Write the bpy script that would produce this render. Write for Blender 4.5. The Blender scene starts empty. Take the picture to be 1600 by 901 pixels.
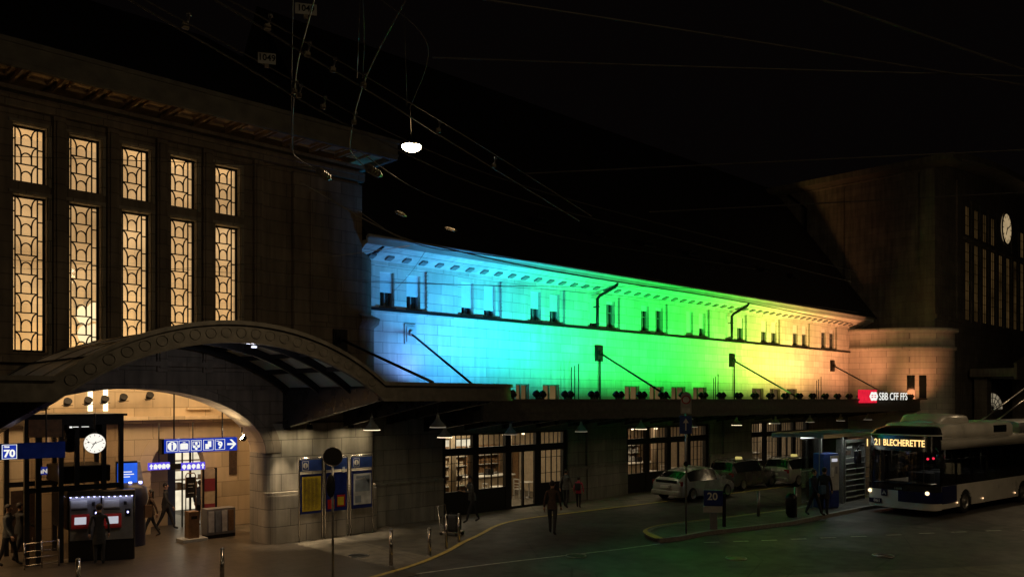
import bpy, bmesh, math, random
from mathutils import Vector, Matrix
random.seed(7)
C = bpy.context.scene.collection
PI = math.pi
R = math.radians
# ---------------------------------------------------------------- camera
A = R(45.9)                       # heading of the view, measured from the facade's direction (+X)
FWD = (math.cos(A), math.sin(A)); RGT = (math.sin(A), -math.cos(A))
H = 4.7; FOC = 1290.0; CX = 800.0; HY = 623.0
cam_d = bpy.data.cameras.new('camera'); cam = bpy.data.objects.new('camera', cam_d); C.objects.link(cam)
cam.location = (0, 0, H); cam.rotation_euler = (R(90), 0, A - R(90))
cam_d.sensor_width = 36; cam_d.lens = FOC / 1600 * 36
cam_d.shift_y = (HY - 450.5) / 1600
cam_d.clip_start = 0.05; cam_d.clip_end = 2000
bpy.context.scene.camera = cam
# ---------------------------------------------------------------- night sky
w = bpy.data.worlds.new("World"); bpy.context.scene.world = w; w.use_nodes = True
bg = w.node_tree.nodes['Background']
bg.inputs[0].default_value = (1.0, 0.72, 0.68, 1); bg.inputs[1].default_value = 0.0014
vs = bpy.context.scene.view_settings
vs.view_transform = 'Standard'; vs.look = 'None'; vs.exposure = 0; vs.gamma = 1; vs.use_curve_mapping = False
cy = bpy.context.scene.cycles
cy.max_bounces = 5; cy.diffuse_bounces = 3; cy.glossy_bounces = 3; cy.transmission_bounces = 3
cy.transparent_max_bounces = 12; cy.caustics_reflective = False; cy.caustics_refractive = False
cy.sample_clamp_indirect = 3.0

# ---------------------------------------------------------------- photo measures -> metres
def Fx(px, y):
    u = (px - CX) / FOC
    return y * (FWD[0] + u * RGT[0]) / (FWD[1] + u * RGT[1])
def dep(x, y): return FWD[0] * x + FWD[1] * y
def Fz(px, py, y):
    x = Fx(px, y); return H + (HY - py) / FOC * dep(x, y)
def G(px, py, z=0.0):
    v = (py - HY) / FOC; d = (H - z) / v; u = (px - CX) / FOC
    return Vector((d * (FWD[0] + u * RGT[0]), d * (FWD[1] + u * RGT[1]), z))
def Wz(px, py, z):
    v = (HY - py) / FOC; d = (z - H) / v; u = (px - CX) / FOC
    return Vector((d * (FWD[0] + u * RGT[0]), d * (FWD[1] + u * RGT[1]), z))
def Pd(px, py, d):
    u = (px - CX) / FOC
    return Vector((d * (FWD[0] + u * RGT[0]), d * (FWD[1] + u * RGT[1]), H + (HY - py) / FOC * d))

# ---------------------------------------------------------------- materials
M = {}
def new_mat(name):
    m = bpy.data.materials.new(name); m.use_nodes = True; M[name] = m
    return m, m.node_tree.nodes, m.node_tree.links, m.node_tree.nodes['Principled BSDF']
def mat(name, col, rough=0.6, metal=0.0, var=0.15, scale=6.0, bump=0.0, spec=0.5, dirt=0.0):
    m, n, l, b = new_mat(name)
    tc = n.new('ShaderNodeTexCoord'); no = n.new('ShaderNodeTexNoise'); no.inputs['Scale'].default_value = scale; no.inputs['Detail'].default_value = 5
    l.new(tc.outputs['Object'], no.inputs['Vector'])
    cr = n.new('ShaderNodeValToRGB')
    cr.color_ramp.elements[0].position = .3; cr.color_ramp.elements[1].position = .72
    cr.color_ramp.elements[0].color = (*[c * (1 - var) for c in col], 1); cr.color_ramp.elements[1].color = (*[min(1, c * (1 + var)) for c in col], 1)
    l.new(no.outputs['Fac'], cr.inputs[0]); l.new(cr.outputs[0], b.inputs['Base Color'])
    b.inputs['Roughness'].default_value = rough; b.inputs['Metallic'].default_value = metal
    b.inputs['Specular IOR Level'].default_value = spec
    mr = n.new('ShaderNodeMapRange'); mr.inputs[3].default_value = max(0.02, rough - .1); mr.inputs[4].default_value = min(1, rough + .12)
    l.new(no.outputs['Fac'], mr.inputs[0]); l.new(mr.outputs[0], b.inputs['Roughness'])
    if bump:
        bp = n.new('ShaderNodeBump'); bp.inputs['Strength'].default_value = bump; bp.inputs['Distance'].default_value = .02
        l.new(no.outputs['Fac'], bp.inputs['Height']); l.new(bp.outputs[0], b.inputs['Normal'])
    return m
def stone(name, col, bw=1.3, rh=.4, mortar=.013, plane='XZ', var=.12, mcol=.35, rough=.85, grime=.35):
    m, n, l, b = new_mat(name)
    tc = n.new('ShaderNodeTexCoord'); sx = n.new('ShaderNodeSeparateXYZ'); cx = n.new('ShaderNodeCombineXYZ')
    l.new(tc.outputs['Object'], sx.inputs[0])
    if plane == 'XZ':
        ad = n.new('ShaderNodeMath'); ad.operation = 'ADD'
        l.new(sx.outputs['X'], ad.inputs[0]); l.new(sx.outputs['Y'], ad.inputs[1]); l.new(ad.outputs[0], cx.inputs['X'])
        l.new(sx.outputs['Z'], cx.inputs['Y'])
    else:
        l.new(sx.outputs['X'], cx.inputs['X']); l.new(sx.outputs['Y'], cx.inputs['Y'])
    br = n.new('ShaderNodeTexBrick')
    br.inputs['Scale'].default_value = 1; br.inputs['Brick Width'].default_value = bw; br.inputs['Row Height'].default_value = rh
    br.inputs['Mortar Size'].default_value = mortar; br.inputs['Mortar Smooth'].default_value = .3
    br.inputs['Color1'].default_value = (*[c * (1 - var) for c in col], 1); br.inputs['Color2'].default_value = (*[min(1, c * (1 + var)) for c in col], 1)
    br.inputs['Mortar'].default_value = (*[c * mcol for c in col], 1)
    l.new(cx.outputs[0], br.inputs['Vector'])
    n1 = n.new('ShaderNodeTexNoise'); n1.inputs['Scale'].default_value = .55; n1.inputs['Detail'].default_value = 8; n1.inputs['Roughness'].default_value = .65
    l.new(tc.outputs['Object'], n1.inputs['Vector'])
    mp = n.new('ShaderNodeMapping'); mp.inputs['Scale'].default_value = (3, 3, .35)
    n2 = n.new('ShaderNodeTexNoise'); n2.inputs['Scale'].default_value = 1.4; n2.inputs['Detail'].default_value = 6
    l.new(tc.outputs['Object'], mp.inputs[0]); l.new(mp.outputs[0], n2.inputs['Vector'])
    am = n.new('ShaderNodeMath'); am.operation = 'MULTIPLY'; l.new(n1.outputs['Fac'], am.inputs[0]); l.new(n2.outputs['Fac'], am.inputs[1])
    mr = n.new('ShaderNodeMapRange'); mr.inputs[1].default_value = .12; mr.inputs[2].default_value = .38; mr.inputs[3].default_value = 1 - grime; mr.inputs[4].default_value = 1.08
    l.new(am.outputs[0], mr.inputs[0])
    mx = n.new('ShaderNodeMix'); mx.data_type = 'RGBA'; mx.blend_type = 'MULTIPLY'; mx.inputs[0].default_value = 1
    l.new(br.outputs['Color'], mx.inputs[6]); l.new(mr.outputs[0], mx.inputs[7]); l.new(mx.outputs[2], b.inputs['Base Color'])
    n3 = n.new('ShaderNodeTexNoise'); n3.inputs['Scale'].default_value = 25; n3.inputs['Detail'].default_value = 4; l.new(tc.outputs['Object'], n3.inputs['Vector'])
    hs = n.new('ShaderNodeMath'); hs.operation = 'MULTIPLY_ADD'; hs.inputs[1].default_value = .25
    iv = n.new('ShaderNodeMath'); iv.operation = 'SUBTRACT'; iv.inputs[0].default_value = 1; l.new(br.outputs['Fac'], iv.inputs[1])
    l.new(n3.outputs['Fac'], hs.inputs[0]); l.new(iv.outputs[0], hs.inputs[2])
    bp = n.new('ShaderNodeBump'); bp.inputs['Strength'].default_value = .5; bp.inputs['Distance'].default_value = .012
    l.new(hs.outputs[0], bp.inputs['Height']); l.new(bp.outputs[0], b.inputs['Normal'])
    b.inputs['Roughness'].default_value = rough
    return m
def glow(name, col, strength, var=0.0, scale=3.0):
    m, n, l, b = new_mat(name); n.remove(b)
    e = n.new('ShaderNodeEmission'); e.inputs[0].default_value = (*col, 1); e.inputs[1].default_value = strength
    if var:
        tc = n.new('ShaderNodeTexCoord'); no = n.new('ShaderNodeTexNoise'); no.inputs['Scale'].default_value = scale
        l.new(tc.outputs['Object'], no.inputs['Vector']); mr = n.new('ShaderNodeMapRange')
        mr.inputs[1].default_value = .3; mr.inputs[2].default_value = .7; mr.inputs[3].default_value = strength * (1 - var); mr.inputs[4].default_value = strength * (1 + var)
        l.new(no.outputs['Fac'], mr.inputs[0]); l.new(mr.outputs[0], e.inputs[1])
    l.new(e.outputs[0], n['Material Output'].inputs[0]); return m
def glass(name, tint=(1, 1, 1), refl=.08, em=None, emf=.3, rough=.03):
    m, n, l, b = new_mat(name); n.remove(b)
    t = n.new('ShaderNodeBsdfTransparent'); t.inputs[0].default_value = (*tint, 1)
    g = n.new('ShaderNodeBsdfGlossy'); g.inputs['Roughness'].default_value = rough
    fr = n.new('ShaderNodeFresnel'); fr.inputs[0].default_value = 1.45
    ad = n.new('ShaderNodeMath'); ad.operation = 'MULTIPLY_ADD'; ad.inputs[1].default_value = .8; ad.inputs[2].default_value = refl * .5
    l.new(fr.outputs[0], ad.inputs[0])
    mx = n.new('ShaderNodeMixShader'); l.new(ad.outputs[0], mx.inputs[0]); l.new(t.outputs[0], mx.inputs[1]); l.new(g.outputs[0], mx.inputs[2])
    out = mx
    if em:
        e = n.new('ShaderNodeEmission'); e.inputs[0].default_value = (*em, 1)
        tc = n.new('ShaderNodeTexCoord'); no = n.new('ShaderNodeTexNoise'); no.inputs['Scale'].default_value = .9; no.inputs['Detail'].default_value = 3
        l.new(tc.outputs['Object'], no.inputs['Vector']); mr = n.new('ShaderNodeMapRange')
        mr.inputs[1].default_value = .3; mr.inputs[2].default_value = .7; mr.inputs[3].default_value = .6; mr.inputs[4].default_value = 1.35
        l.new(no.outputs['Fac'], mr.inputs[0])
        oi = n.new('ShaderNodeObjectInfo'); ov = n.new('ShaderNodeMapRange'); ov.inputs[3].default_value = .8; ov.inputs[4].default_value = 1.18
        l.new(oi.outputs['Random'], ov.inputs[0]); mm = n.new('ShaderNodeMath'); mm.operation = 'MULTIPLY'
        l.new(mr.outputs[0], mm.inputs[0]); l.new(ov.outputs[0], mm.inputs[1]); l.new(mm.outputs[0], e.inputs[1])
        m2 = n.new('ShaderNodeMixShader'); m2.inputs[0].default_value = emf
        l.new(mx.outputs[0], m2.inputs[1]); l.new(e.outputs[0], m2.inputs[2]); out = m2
    l.new(out.outputs[0], n['Material Output'].inputs[0]); return m
def asphalt(name, col, rough, wet=.2, scale=60):
    m, n, l, b = new_mat(name)
    tc = n.new('ShaderNodeTexCoord')
    a = n.new('ShaderNodeTexNoise'); a.inputs['Scale'].default_value = scale; a.inputs['Detail'].default_value = 3
    c = n.new('ShaderNodeTexNoise'); c.inputs['Scale'].default_value = .35; c.inputs['Detail'].default_value = 7; c.inputs['Roughness'].default_value = .7
    v = n.new('ShaderNodeTexVoronoi'); v.feature = 'DISTANCE_TO_EDGE'; v.inputs['Scale'].default_value = .22
    for x in (a, c, v): l.new(tc.outputs['Object'], x.inputs['Vector'])
    mu = n.new('ShaderNodeMath'); mu.operation = 'ADD'; l.new(a.outputs['Fac'], mu.inputs[0]); l.new(c.outputs['Fac'], mu.inputs[1])
    cr = n.new('ShaderNodeValToRGB'); cr.color_ramp.elements[0].position = .75 / 2; cr.color_ramp.elements[1].position = 1.3 / 2
    h2 = n.new('ShaderNodeMath'); h2.operation = 'MULTIPLY'; h2.inputs[1].default_value = .5; l.new(mu.outputs[0], h2.inputs[0])
    cr.color_ramp.elements[0].color = (*[x * .6 for x in col], 1); cr.color_ramp.elements[1].color = (*[x * 1.45 for x in col], 1)
    l.new(h2.outputs[0], cr.inputs[0])
    mk = n.new('ShaderNodeMapRange'); mk.inputs[1].default_value = 0; mk.inputs[2].default_value = .006; mk.inputs[3].default_value = .35; mk.inputs[4].default_value = 1
    l.new(v.outputs['Distance'], mk.inputs[0])
    mx = n.new('ShaderNodeMix'); mx.data_type = 'RGBA'; mx.blend_type = 'MULTIPLY'; mx.inputs[0].default_value = 1
    vp = n.new('ShaderNodeTexVoronoi'); vp.distance = 'CHEBYCHEV'; vp.inputs['Scale'].default_value = .16; l.new(tc.outputs['Object'], vp.inputs['Vector'])
    sp_ = n.new('ShaderNodeSeparateColor'); l.new(vp.outputs['Color'], sp_.inputs[0]); pr = n.new('ShaderNodeMapRange'); pr.inputs[3].default_value = .62; pr.inputs[4].default_value = 1.3; l.new(sp_.outputs[0], pr.inputs[0])
    st_ = n.new('ShaderNodeTexNoise'); st_.inputs['Scale'].default_value = 2.2; st_.inputs['Detail'].default_value = 6; l.new(tc.outputs['Object'], st_.inputs['Vector'])
    sm_ = n.new('ShaderNodeMapRange'); sm_.inputs[1].default_value = .35; sm_.inputs[2].default_value = .6; sm_.inputs[3].default_value = .6; sm_.inputs[4].default_value = 1.1; l.new(st_.outputs['Fac'], sm_.inputs[0])
    p1 = n.new('ShaderNodeMath'); p1.operation = 'MULTIPLY'; l.new(mk.outputs[0], p1.inputs[0]); l.new(pr.outputs[0], p1.inputs[1])
    p2 = n.new('ShaderNodeMath'); p2.operation = 'MULTIPLY'; l.new(p1.outputs[0], p2.inputs[0]); l.new(sm_.outputs[0], p2.inputs[1])
    l.new(cr.outputs[0], mx.inputs[6]); l.new(p2.outputs[0], mx.inputs[7]); l.new(mx.outputs[2], b.inputs['Base Color'])
    mr = n.new('ShaderNodeMapRange'); mr.inputs[1].default_value = .35; mr.inputs[2].default_value = .65; mr.inputs[3].default_value = rough - wet; mr.inputs[4].default_value = min(1, rough + .1)
    l.new(c.outputs['Fac'], mr.inputs[0]); l.new(mr.outputs[0], b.inputs['Roughness'])
    bp = n.new('ShaderNodeBump'); bp.inputs['Strength'].default_value = .35; bp.inputs['Distance'].default_value = .008
    l.new(a.outputs['Fac'], bp.inputs['Height']); l.new(bp.outputs[0], b.inputs['Normal'])
    return m

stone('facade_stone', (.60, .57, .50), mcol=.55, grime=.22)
stone('hall_stone', (.26, .21, .16), bw=1.2, rh=.42, mcol=.5, grime=.5)
stone('base_stone', (.36, .32, .26), bw=1.15, rh=.56, mcol=.35, grime=.45)
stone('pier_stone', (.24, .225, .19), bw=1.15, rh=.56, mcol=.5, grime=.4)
stone('interior_stone', (.55, .44, .30), bw=1.25, rh=.55, mcol=.6, grime=.12, mortar=.012)
stone('main_stone', (.22, .20, .17), bw=1.4, rh=.5, mcol=.6, grime=.5)
stone('plaza_paving', (.085, .07, .055), bw=.9, rh=.6, mortar=.012, plane='XY', mcol=.45, rough=.36, grime=.4)
asphalt('asphalt', (.07, .066, .06), .68, .2)
asphalt('island_asphalt', (.085, .08, .07), .7, .1)
asphalt('pavement_asphalt', (.15, .13, .10), .62, .15, 40)
mat('kerb_granite', (.22, .21, .19), .7, var=.25, scale=9, bump=.2)
mat('line_yellow', (.55, .42, .09), .6, var=.35, scale=7)
mat('line_white', (.45, .44, .38), .6, var=.4, scale=7)
mat('roof_tile', (.02, .018, .018), .7, var=.4, scale=12, bump=.4)
mat('eave_paint', (.42, .42, .38), .6, var=.12, scale=2)
mat('eave_bracket_paint', (.17, .17, .16), .6, 0, var=.1)
mat('soffit_wood', (.50, .34, .18), .6, var=.3, scale=3)
mat('cornice', (.16, .15, .125), .7, var=.3, scale=2.5, bump=.2)
mat('dark_metal', (.018, .017, .018), .4, .6, var=.3, scale=14)
mat('black_iron', (.008, .007, .007), .45, .3, var=.3, scale=14)
mat('canopy_metal', (.085, .078, .066), .5, .2, var=.3, scale=5, bump=.1)
mat('canopy_dark', (.03, .03, .032), .28, .3, var=.35, scale=3)
mat('vault_glass', (.5, .5, .48), .5, 0, var=.35, scale=1.1)
def _tr():
    n = M['vault_glass'].node_tree.nodes; l = M['vault_glass'].node_tree.links
    t = n.new('ShaderNodeBsdfTranslucent'); t.inputs[0].default_value = (.6, .6, .58, 1); x = n.new('ShaderNodeMixShader'); x.inputs[0].default_value = .55
    l.new(n['Principled BSDF'].outputs[0], x.inputs[1]); l.new(t.outputs[0], x.inputs[2]); l.new(x.outputs[0], n['Material Output'].inputs[0])
_tr()
mat('chrome', (.55, .5, .45), .22, 1, var=.15, scale=20)
mat('steel', (.32, .31, .3), .35, .8, var=.2, scale=14)
mat('wire_metal', (.15, .14, .125), .5, .3, var=.35, scale=3)
mat('ceramic', (.38, .33, .25), .3, 0, var=.35, scale=12)
mat('blue_dull', (.05, .07, .14), .5, 0, var=.2)
mat('blue_dark', (.012, .014, .04), .4, 0, var=.2)
mat('blue_paint', (.008, .02, .16), .35, 0, var=.2)
mat('blue_paint2', (.02, .05, .22), .4, 0, var=.2)
mat('white_paint', (.72, .7, .65), .32, 0, var=.08, scale=3)
mat('white_blind', (.68, .68, .66), .6, 0, var=.05)
mat('grey_panel', (.2, .2, .21), .4, .2, var=.15)
mat('light_panel', (.4, .4, .38), .45, 0, var=.12)
mat('red_dull', (.22, .025, .04), .6, 0, var=.15)
mat('red_plastic', (.42, .02, .02), .35, 0, var=.15)
mat('yellow_poster', (.62, .46, .02), .55, 0, var=.22, scale=5)
mat('white_poster', (.58, .58, .56), .5, 0, var=.3, scale=4)
mat('grey_print', (.22, .25, .28), .5, 0, var=.3, scale=4)
mat('enamel', (.6, .6, .58), .25, 0, var=.1)
mat('wood', (.2, .11, .05), .5, 0, var=.3, scale=9)
mat('beige', (.45, .36, .25), .6, 0, var=.15)
mat('rubber', (.012, .012, .012), .75, 0, var=.3, scale=20)
mat('car_white', (.44, .44, .42), .25, .1, var=.06, scale=2)
mat('car_grey', (.16, .16, .155), .25, .5, var=.08, scale=2)
mat('car_silver', (.42, .43, .43), .25, .4, var=.06, scale=2)
mat('car_glass', (.012, .016, .016), .06, 0, var=.1, spec=.9)
mat('tail_red', (.25, .01, .01), .25, 0, var=.1)
mat('bus_white', (.62, .59, .54), .3, 0, var=.14, scale=1.2)
mat('bus_blue', (.006, .008, .06), .3, 0, var=.2)
mat('bus_black', (.008, .008, .01), .18, 0, var=.2, spec=.8)
mat('skin', (.42, .25, .17), .55, 0, var=.1, scale=12)
mat('hair', (.015, .01, .008), .6, 0, var=.3, scale=30)
mat('cloth_black', (.025, .025, .028), .85, 0, var=.35, scale=12, bump=.3)
mat('cloth_navy', (.015, .02, .035), .85, 0, var=.35, scale=12, bump=.3)
mat('cloth_brown', (.06, .035, .025), .85, 0, var=.35, scale=12, bump=.3)
mat('cloth_pink', (.55, .04, .10), .8, 0, var=.25, scale=12, bump=.3)
mat('cloth_grey', (.10, .10, .10), .85, 0, var=.35, scale=12, bump=.3)
mat('cloth_blue', (.03, .08, .16), .8, 0, var=.3, scale=12)
mat('boot_tan', (.35, .24, .16), .7, 0, var=.2, scale=12)
glass('clear_glass', (.86, .86, .84), .06)
glass('hall_glass', (.9, .82, .62), .04, em=(.9, .58, .27), emf=.48)  # part of the amber room light is put into the glass as emission
glass('lift_glass', (.78, .74, .7), .04)
glass('bus_glass', (.5, .52, .52), .08)
glass('shelter_glass', (.75, .78, .76), .06)
m_, n_, l_, b_ = new_mat('deck_glass'); n_.remove(b_)
_t = n_.new('ShaderNodeBsdfTransparent'); _t.inputs[0].default_value = (.75, .78, .78, 1); _u = n_.new('ShaderNodeBsdfTranslucent'); _u.inputs[0].default_value = (.3, .3, .3, 1)
_g = n_.new('ShaderNodeBsdfGlossy'); _g.inputs['Roughness'].default_value = .25; _g.inputs[0].default_value = (.3, .3, .3, 1)
_a = n_.new('ShaderNodeMixShader'); _a.inputs[0].default_value = .5; l_.new(_t.outputs[0], _a.inputs[1]); l_.new(_u.outputs[0], _a.inputs[2])
_b = n_.new('ShaderNodeMixShader'); _b.inputs[0].default_value = .15; l_.new(_a.outputs[0], _b.inputs[1]); l_.new(_g.outputs[0], _b.inputs[2]); l_.new(_b.outputs[0], n_['Material Output'].inputs[0])
glow('lamp_white_hot', (1, .82, .5), 60)
glow('lamp_warm', (1, .8, .5), 3)
glow('lamp_dim', (1, .85, .6), .7)
glow('lamp_cool', (.75, .8, 1), 3)
glow('tube_light', (.95, 1, .92), 1.6)
glow('clock_face', (1, .95, .84), 1.05, .06)
glow('sign_blue', (.012, .035, .36), 1.0, .12, 4)
glow('sign_blue_dim', (.006, .012, .07), .28, .2, 4)  # slight emission put into the sign body so it shows blue
glow('sign_white', (.95, .95, .88), 1.0)
glow('sign_violet', (.12, .08, .75), 1.0)
glow('sign_red', (.75, .015, .04), 1.0, .15, 4)
glow('screen_blue', (.03, .14, .85), .9, .2, 2)
glow('screen_white', (.85, .85, .95), .55)
glow('led_blue', (.45, .45, 1), 6)
glow('led_amber', (1, .62, .22), 1.7)
glow('head_light', (1, .75, .42), 2.2)
glow('marker_light', (1, .6, .3), 2.2)
glow('taxi_sign', (1, .82, .25), .5)
glow('red_light', (1, .03, .08), 2.0)
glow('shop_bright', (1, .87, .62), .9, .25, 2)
glow('shop_mid', (1, .8, .55), .4, .5, 3)
glow('dim_amber', (.55, .36, .14), .16, .6, .25)  # room light put into the low panes and curtains as emission
glow('clock_amber', (.85, .62, .33), .42, .15, 1)
glow('hall_amber', (.62, .36, .12), .055, .8, .3)  # main hall panes glow themselves, no lit room behind them
glow('dim_clock', (.62, .42, .2), .5, .15, 1)
glow('lunette', (.9, .75, .5), .22, .4, .6)  # lamp light on the arch, put into the panel as dim emission
glow('globe_light', (1, .92, .7), 1.9)

# ---------------------------------------------------------------- mesh builder
class MB:
    def __init__(s): s.v = []; s.f = []; s.sm = []
    def add(s, vs_, fs, smooth=False):
        o = len(s.v); s.v += [tuple(p) for p in vs_]
        for f in fs: s.f.append([i + o for i in f]); s.sm.append(smooth)
        return s
    def box(s, x0, x1, y0, y1, z0, z1, m=None):
        p = [(x0, y0, z0), (x1, y0, z0), (x1, y1, z0), (x0, y1, z0), (x0, y0, z1), (x1, y0, z1), (x1, y1, z1), (x0, y1, z1)]
        if m is not None: p = [m @ Vector(q) for q in p]
        return s.add(p, [(3, 2, 1, 0), (4, 5, 6, 7), (0, 1, 5, 4), (1, 2, 6, 5), (2, 3, 7, 6), (3, 0, 4, 7)])
    def rbox(s, x0, x1, y0, y1, z0, z1, r=.02, m=None, smooth=False):
        # box with bevelled edges
        bm = bmesh.new(); bmesh.ops.create_cube(bm, size=1)
        for v in bm.verts: v.co = Vector(((x0 + x1) / 2 + v.co.x * (x1 - x0), (y0 + y1) / 2 + v.co.y * (y1 - y0), (z0 + z1) / 2 + v.co.z * (z1 - z0)))
        bmesh.ops.bevel(bm, geom=bm.edges[:], offset=r, segments=2, affect='EDGES', profile=.6)
        bm.verts.index_update()
        vs_ = [v.co.copy() for v in bm.verts]
        if m is not None: vs_ = [m @ q for q in vs_]
        fs = [[v.index for v in f.verts] for f in bm.faces]; bm.free()
        return s.add(vs_, fs, smooth)
    def cyl(s, p0, p1, r0, r1=None, n=12, caps=True, smooth=True):
        r1 = r0 if r1 is None else r1
        p0 = Vector(p0); p1 = Vector(p1); d = (p1 - p0).normalized()
        a = d.orthogonal().normalized(); b = d.cross(a)
        vs_ = []
        for p, r in ((p0, r0), (p1, r1)):
            for i in range(n):
                t = 2 * PI * i / n; vs_.append(p + (a * math.cos(t) + b * math.sin(t)) * r)
        s.add(vs_, [(i, (i + 1) % n, n + (i + 1) % n, n + i) for i in range(n)], smooth)
        if caps: s.add(vs_, [list(range(n))[::-1], list(range(n, 2 * n))])
        return s
    def tube(s, pts, r, n=6, closed=False):
        pts = [Vector(p) for p in pts]; N = len(pts); rings = []
        a = None
        for i, p in enumerate(pts):
            if closed: d = (pts[(i + 1) % N] - pts[i - 1]).normalized()
            else: d = (pts[min(i + 1, N - 1)] - pts[max(i - 1, 0)]).normalized()
            if a is None: a = d.orthogonal().normalized()
            a = (a - d * a.dot(d))
            a = a.normalized() if a.length > 1e-6 else d.orthogonal().normalized()
            b = d.cross(a); rr = r[i] if isinstance(r, (list, tuple)) else r
            rings.append([p + (a * math.cos(2 * PI * k / n) + b * math.sin(2 * PI * k / n)) * rr for k in range(n)])
        vs_ = [q for g in rings for q in g]; fs = []
        for i in range(N if closed else N - 1):
            j = (i + 1) % N
            for k in range(n): fs.append((i * n + k, i * n + (k + 1) % n, j * n + (k + 1) % n, j * n + k))
        s.add(vs_, fs, True)
        if not closed: s.add(rings[0] + rings[-1], [list(range(n))[::-1], list(range(n, 2 * n))])
        return s
    def lathe(s, prof, c=(0, 0, 0), n=16, m=None):
        vs_ = []
        for r, z in prof:
            for i in range(n):
                t = 2 * PI * i / n; q = Vector((c[0] + r * math.cos(t), c[1] + r * math.sin(t), c[2] + z))
                vs_.append(m @ q if m is not None else q)
        fs = []
        for j in range(len(prof) - 1):
            for i in range(n): fs.append((j * n + i, j * n + (i + 1) % n, (j + 1) * n + (i + 1) % n, (j + 1) * n + i))
        return s.add(vs_, fs, True)
    def prism(s, poly, y0, y1, axis='Y', m=None):
        # poly in (x,z) extruded along Y; axis 'Z': poly in (x,y) extruded along z; axis 'X': poly (y,z)
        n = len(poly)
        if axis == 'Y': vs_ = [(a, y0, b) for a, b in poly] + [(a, y1, b) for a, b in poly]
        elif axis == 'Z': vs_ = [(a, b, y0) for a, b in poly] + [(a, b, y1) for a, b in poly]
        else: vs_ = [(y0, a, b) for a, b in poly] + [(y1, a, b) for a, b in poly]
        if m is not None: vs_ = [m @ Vector(q) for q in vs_]
        return s.add(vs_, [list(range(n)), list(range(n, 2 * n))[::-1]] + [(i, n + i, n + (i + 1) % n, (i + 1) % n) for i in range(n)])
    def ell(s, c, r, n=12, k=8, m=None):
        prof = [(math.sin(PI * j / k), -math.cos(PI * j / k)) for j in range(k + 1)]
        vs_ = []
        for a, z in prof:
            for i in range(n):
                t = 2 * PI * i / n; q = Vector((c[0] + r[0] * a * math.cos(t), c[1] + r[1] * a * math.sin(t), c[2] + r[2] * z))
                vs_.append(m @ q if m is not None else q)
        return s.add(vs_, [(j * n + i, j * n + (i + 1) % n, (j + 1) * n + (i + 1) % n, (j + 1) * n + i) for j in range(k) for i in range(n)], True)
    def wall(s, x0, x1, z0, z1, y0, y1, holes=()):
        # slab in the XZ plane with rectangular holes (hx0,hx1,hz0,hz1) and their reveals
        xs = sorted({x0, x1, *[h[0] for h in holes], *[h[1] for h in holes]}); zs = sorted({z0, z1, *[h[2] for h in holes], *[h[3] for h in holes]})
        xs = [x for x in xs if x0 <= x <= x1]; zs = [z for z in zs if z0 <= z <= z1]
        def inh(x, z): return any(h[0] < x < h[1] and h[2] < z < h[3] for h in holes)
        nx, nz = len(xs) - 1, len(zs) - 1
        sol = [[not inh((xs[i] + xs[i + 1]) / 2, (zs[j] + zs[j + 1]) / 2) for j in range(nz)] for i in range(nx)]
        for i in range(nx):
            for j in range(nz):
                if not sol[i][j]: continue
                a, b, c, d = xs[i], xs[i + 1], zs[j], zs[j + 1]
                s.add([(a, y0, c), (b, y0, c), (b, y0, d), (a, y0, d)], [(0, 1, 2, 3)])
                s.add([(a, y1, c), (b, y1, c), (b, y1, d), (a, y1, d)], [(3, 2, 1, 0)])
                def sd(p, q): s.add([(p[0], y0, p[1]), (q[0], y0, q[1]), (q[0], y1, q[1]), (p[0], y1, p[1])], [(3, 2, 1, 0)])
                if i == 0 or not sol[i - 1][j]: sd((a, d), (a, c))
                if i == nx - 1 or not sol[i + 1][j]: sd((b, c), (b, d))
                if j == 0 or not sol[i][j - 1]: sd((a, c), (b, c))
                if j == nz - 1 or not sol[i][j + 1]: sd((b, d), (a, d))
        return s

OFF = {}
def thing(name, label, cat, loc=(0, 0, 0), rotz=0, group=None):
    o = bpy.data.objects.new(name, None); C.objects.link(o); o.empty_display_size = .2
    o.location = loc; o.rotation_euler = (0, 0, rotz); o['label'] = label; o['category'] = cat
    if group: o['group'] = group
    OFF[o] = Vector(loc); return o
def mk(name, mb, mt, parent=None, world=True, loc=None, label=None, bev=0):
    off = OFF.get(parent, Vector((0, 0, 0))) if (world and parent is not None) else (Vector(loc) if (world and loc is not None) else Vector((0, 0, 0)))
    me = bpy.data.meshes.new(name)
    me.from_pydata([tuple(Vector(p) - off) for p in mb.v], [], mb.f)
    if isinstance(mt, str): mt = M[mt]
    me.materials.append(mt)
    me.polygons.foreach_set('use_smooth', mb.sm)
    me.update()
    if True:
        bm = bmesh.new(); bm.from_mesh(me); bmesh.ops.remove_doubles(bm, verts=bm.verts, dist=1e-5); bmesh.ops.delete(bm, geom=[v for v in bm.verts if not v.link_faces], context='VERTS'); bm.to_mesh(me); bm.free()
    o = bpy.data.objects.new(name, me); C.objects.link(o)
    if parent is not None: o.parent = parent; OFF[o] = OFF.get(parent, Vector((0, 0, 0))) if world else Vector((0, 0, 0))
    elif loc is not None: o.location = loc
    if label: o['label'] = label
    if bev:
        b = o.modifiers.new('bevel', 'BEVEL'); b.width = bev; b.segments = 2; b.limit_method = 'ANGLE'
    return o
def tag(o, label, cat, group=None):
    o['label'] = label; o['category'] = cat
    if group: o['group'] = group
    return o
def struct(name, mb, mt):
    o = mk(name, mb, mt); o['kind'] = 'structure'; return o
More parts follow.
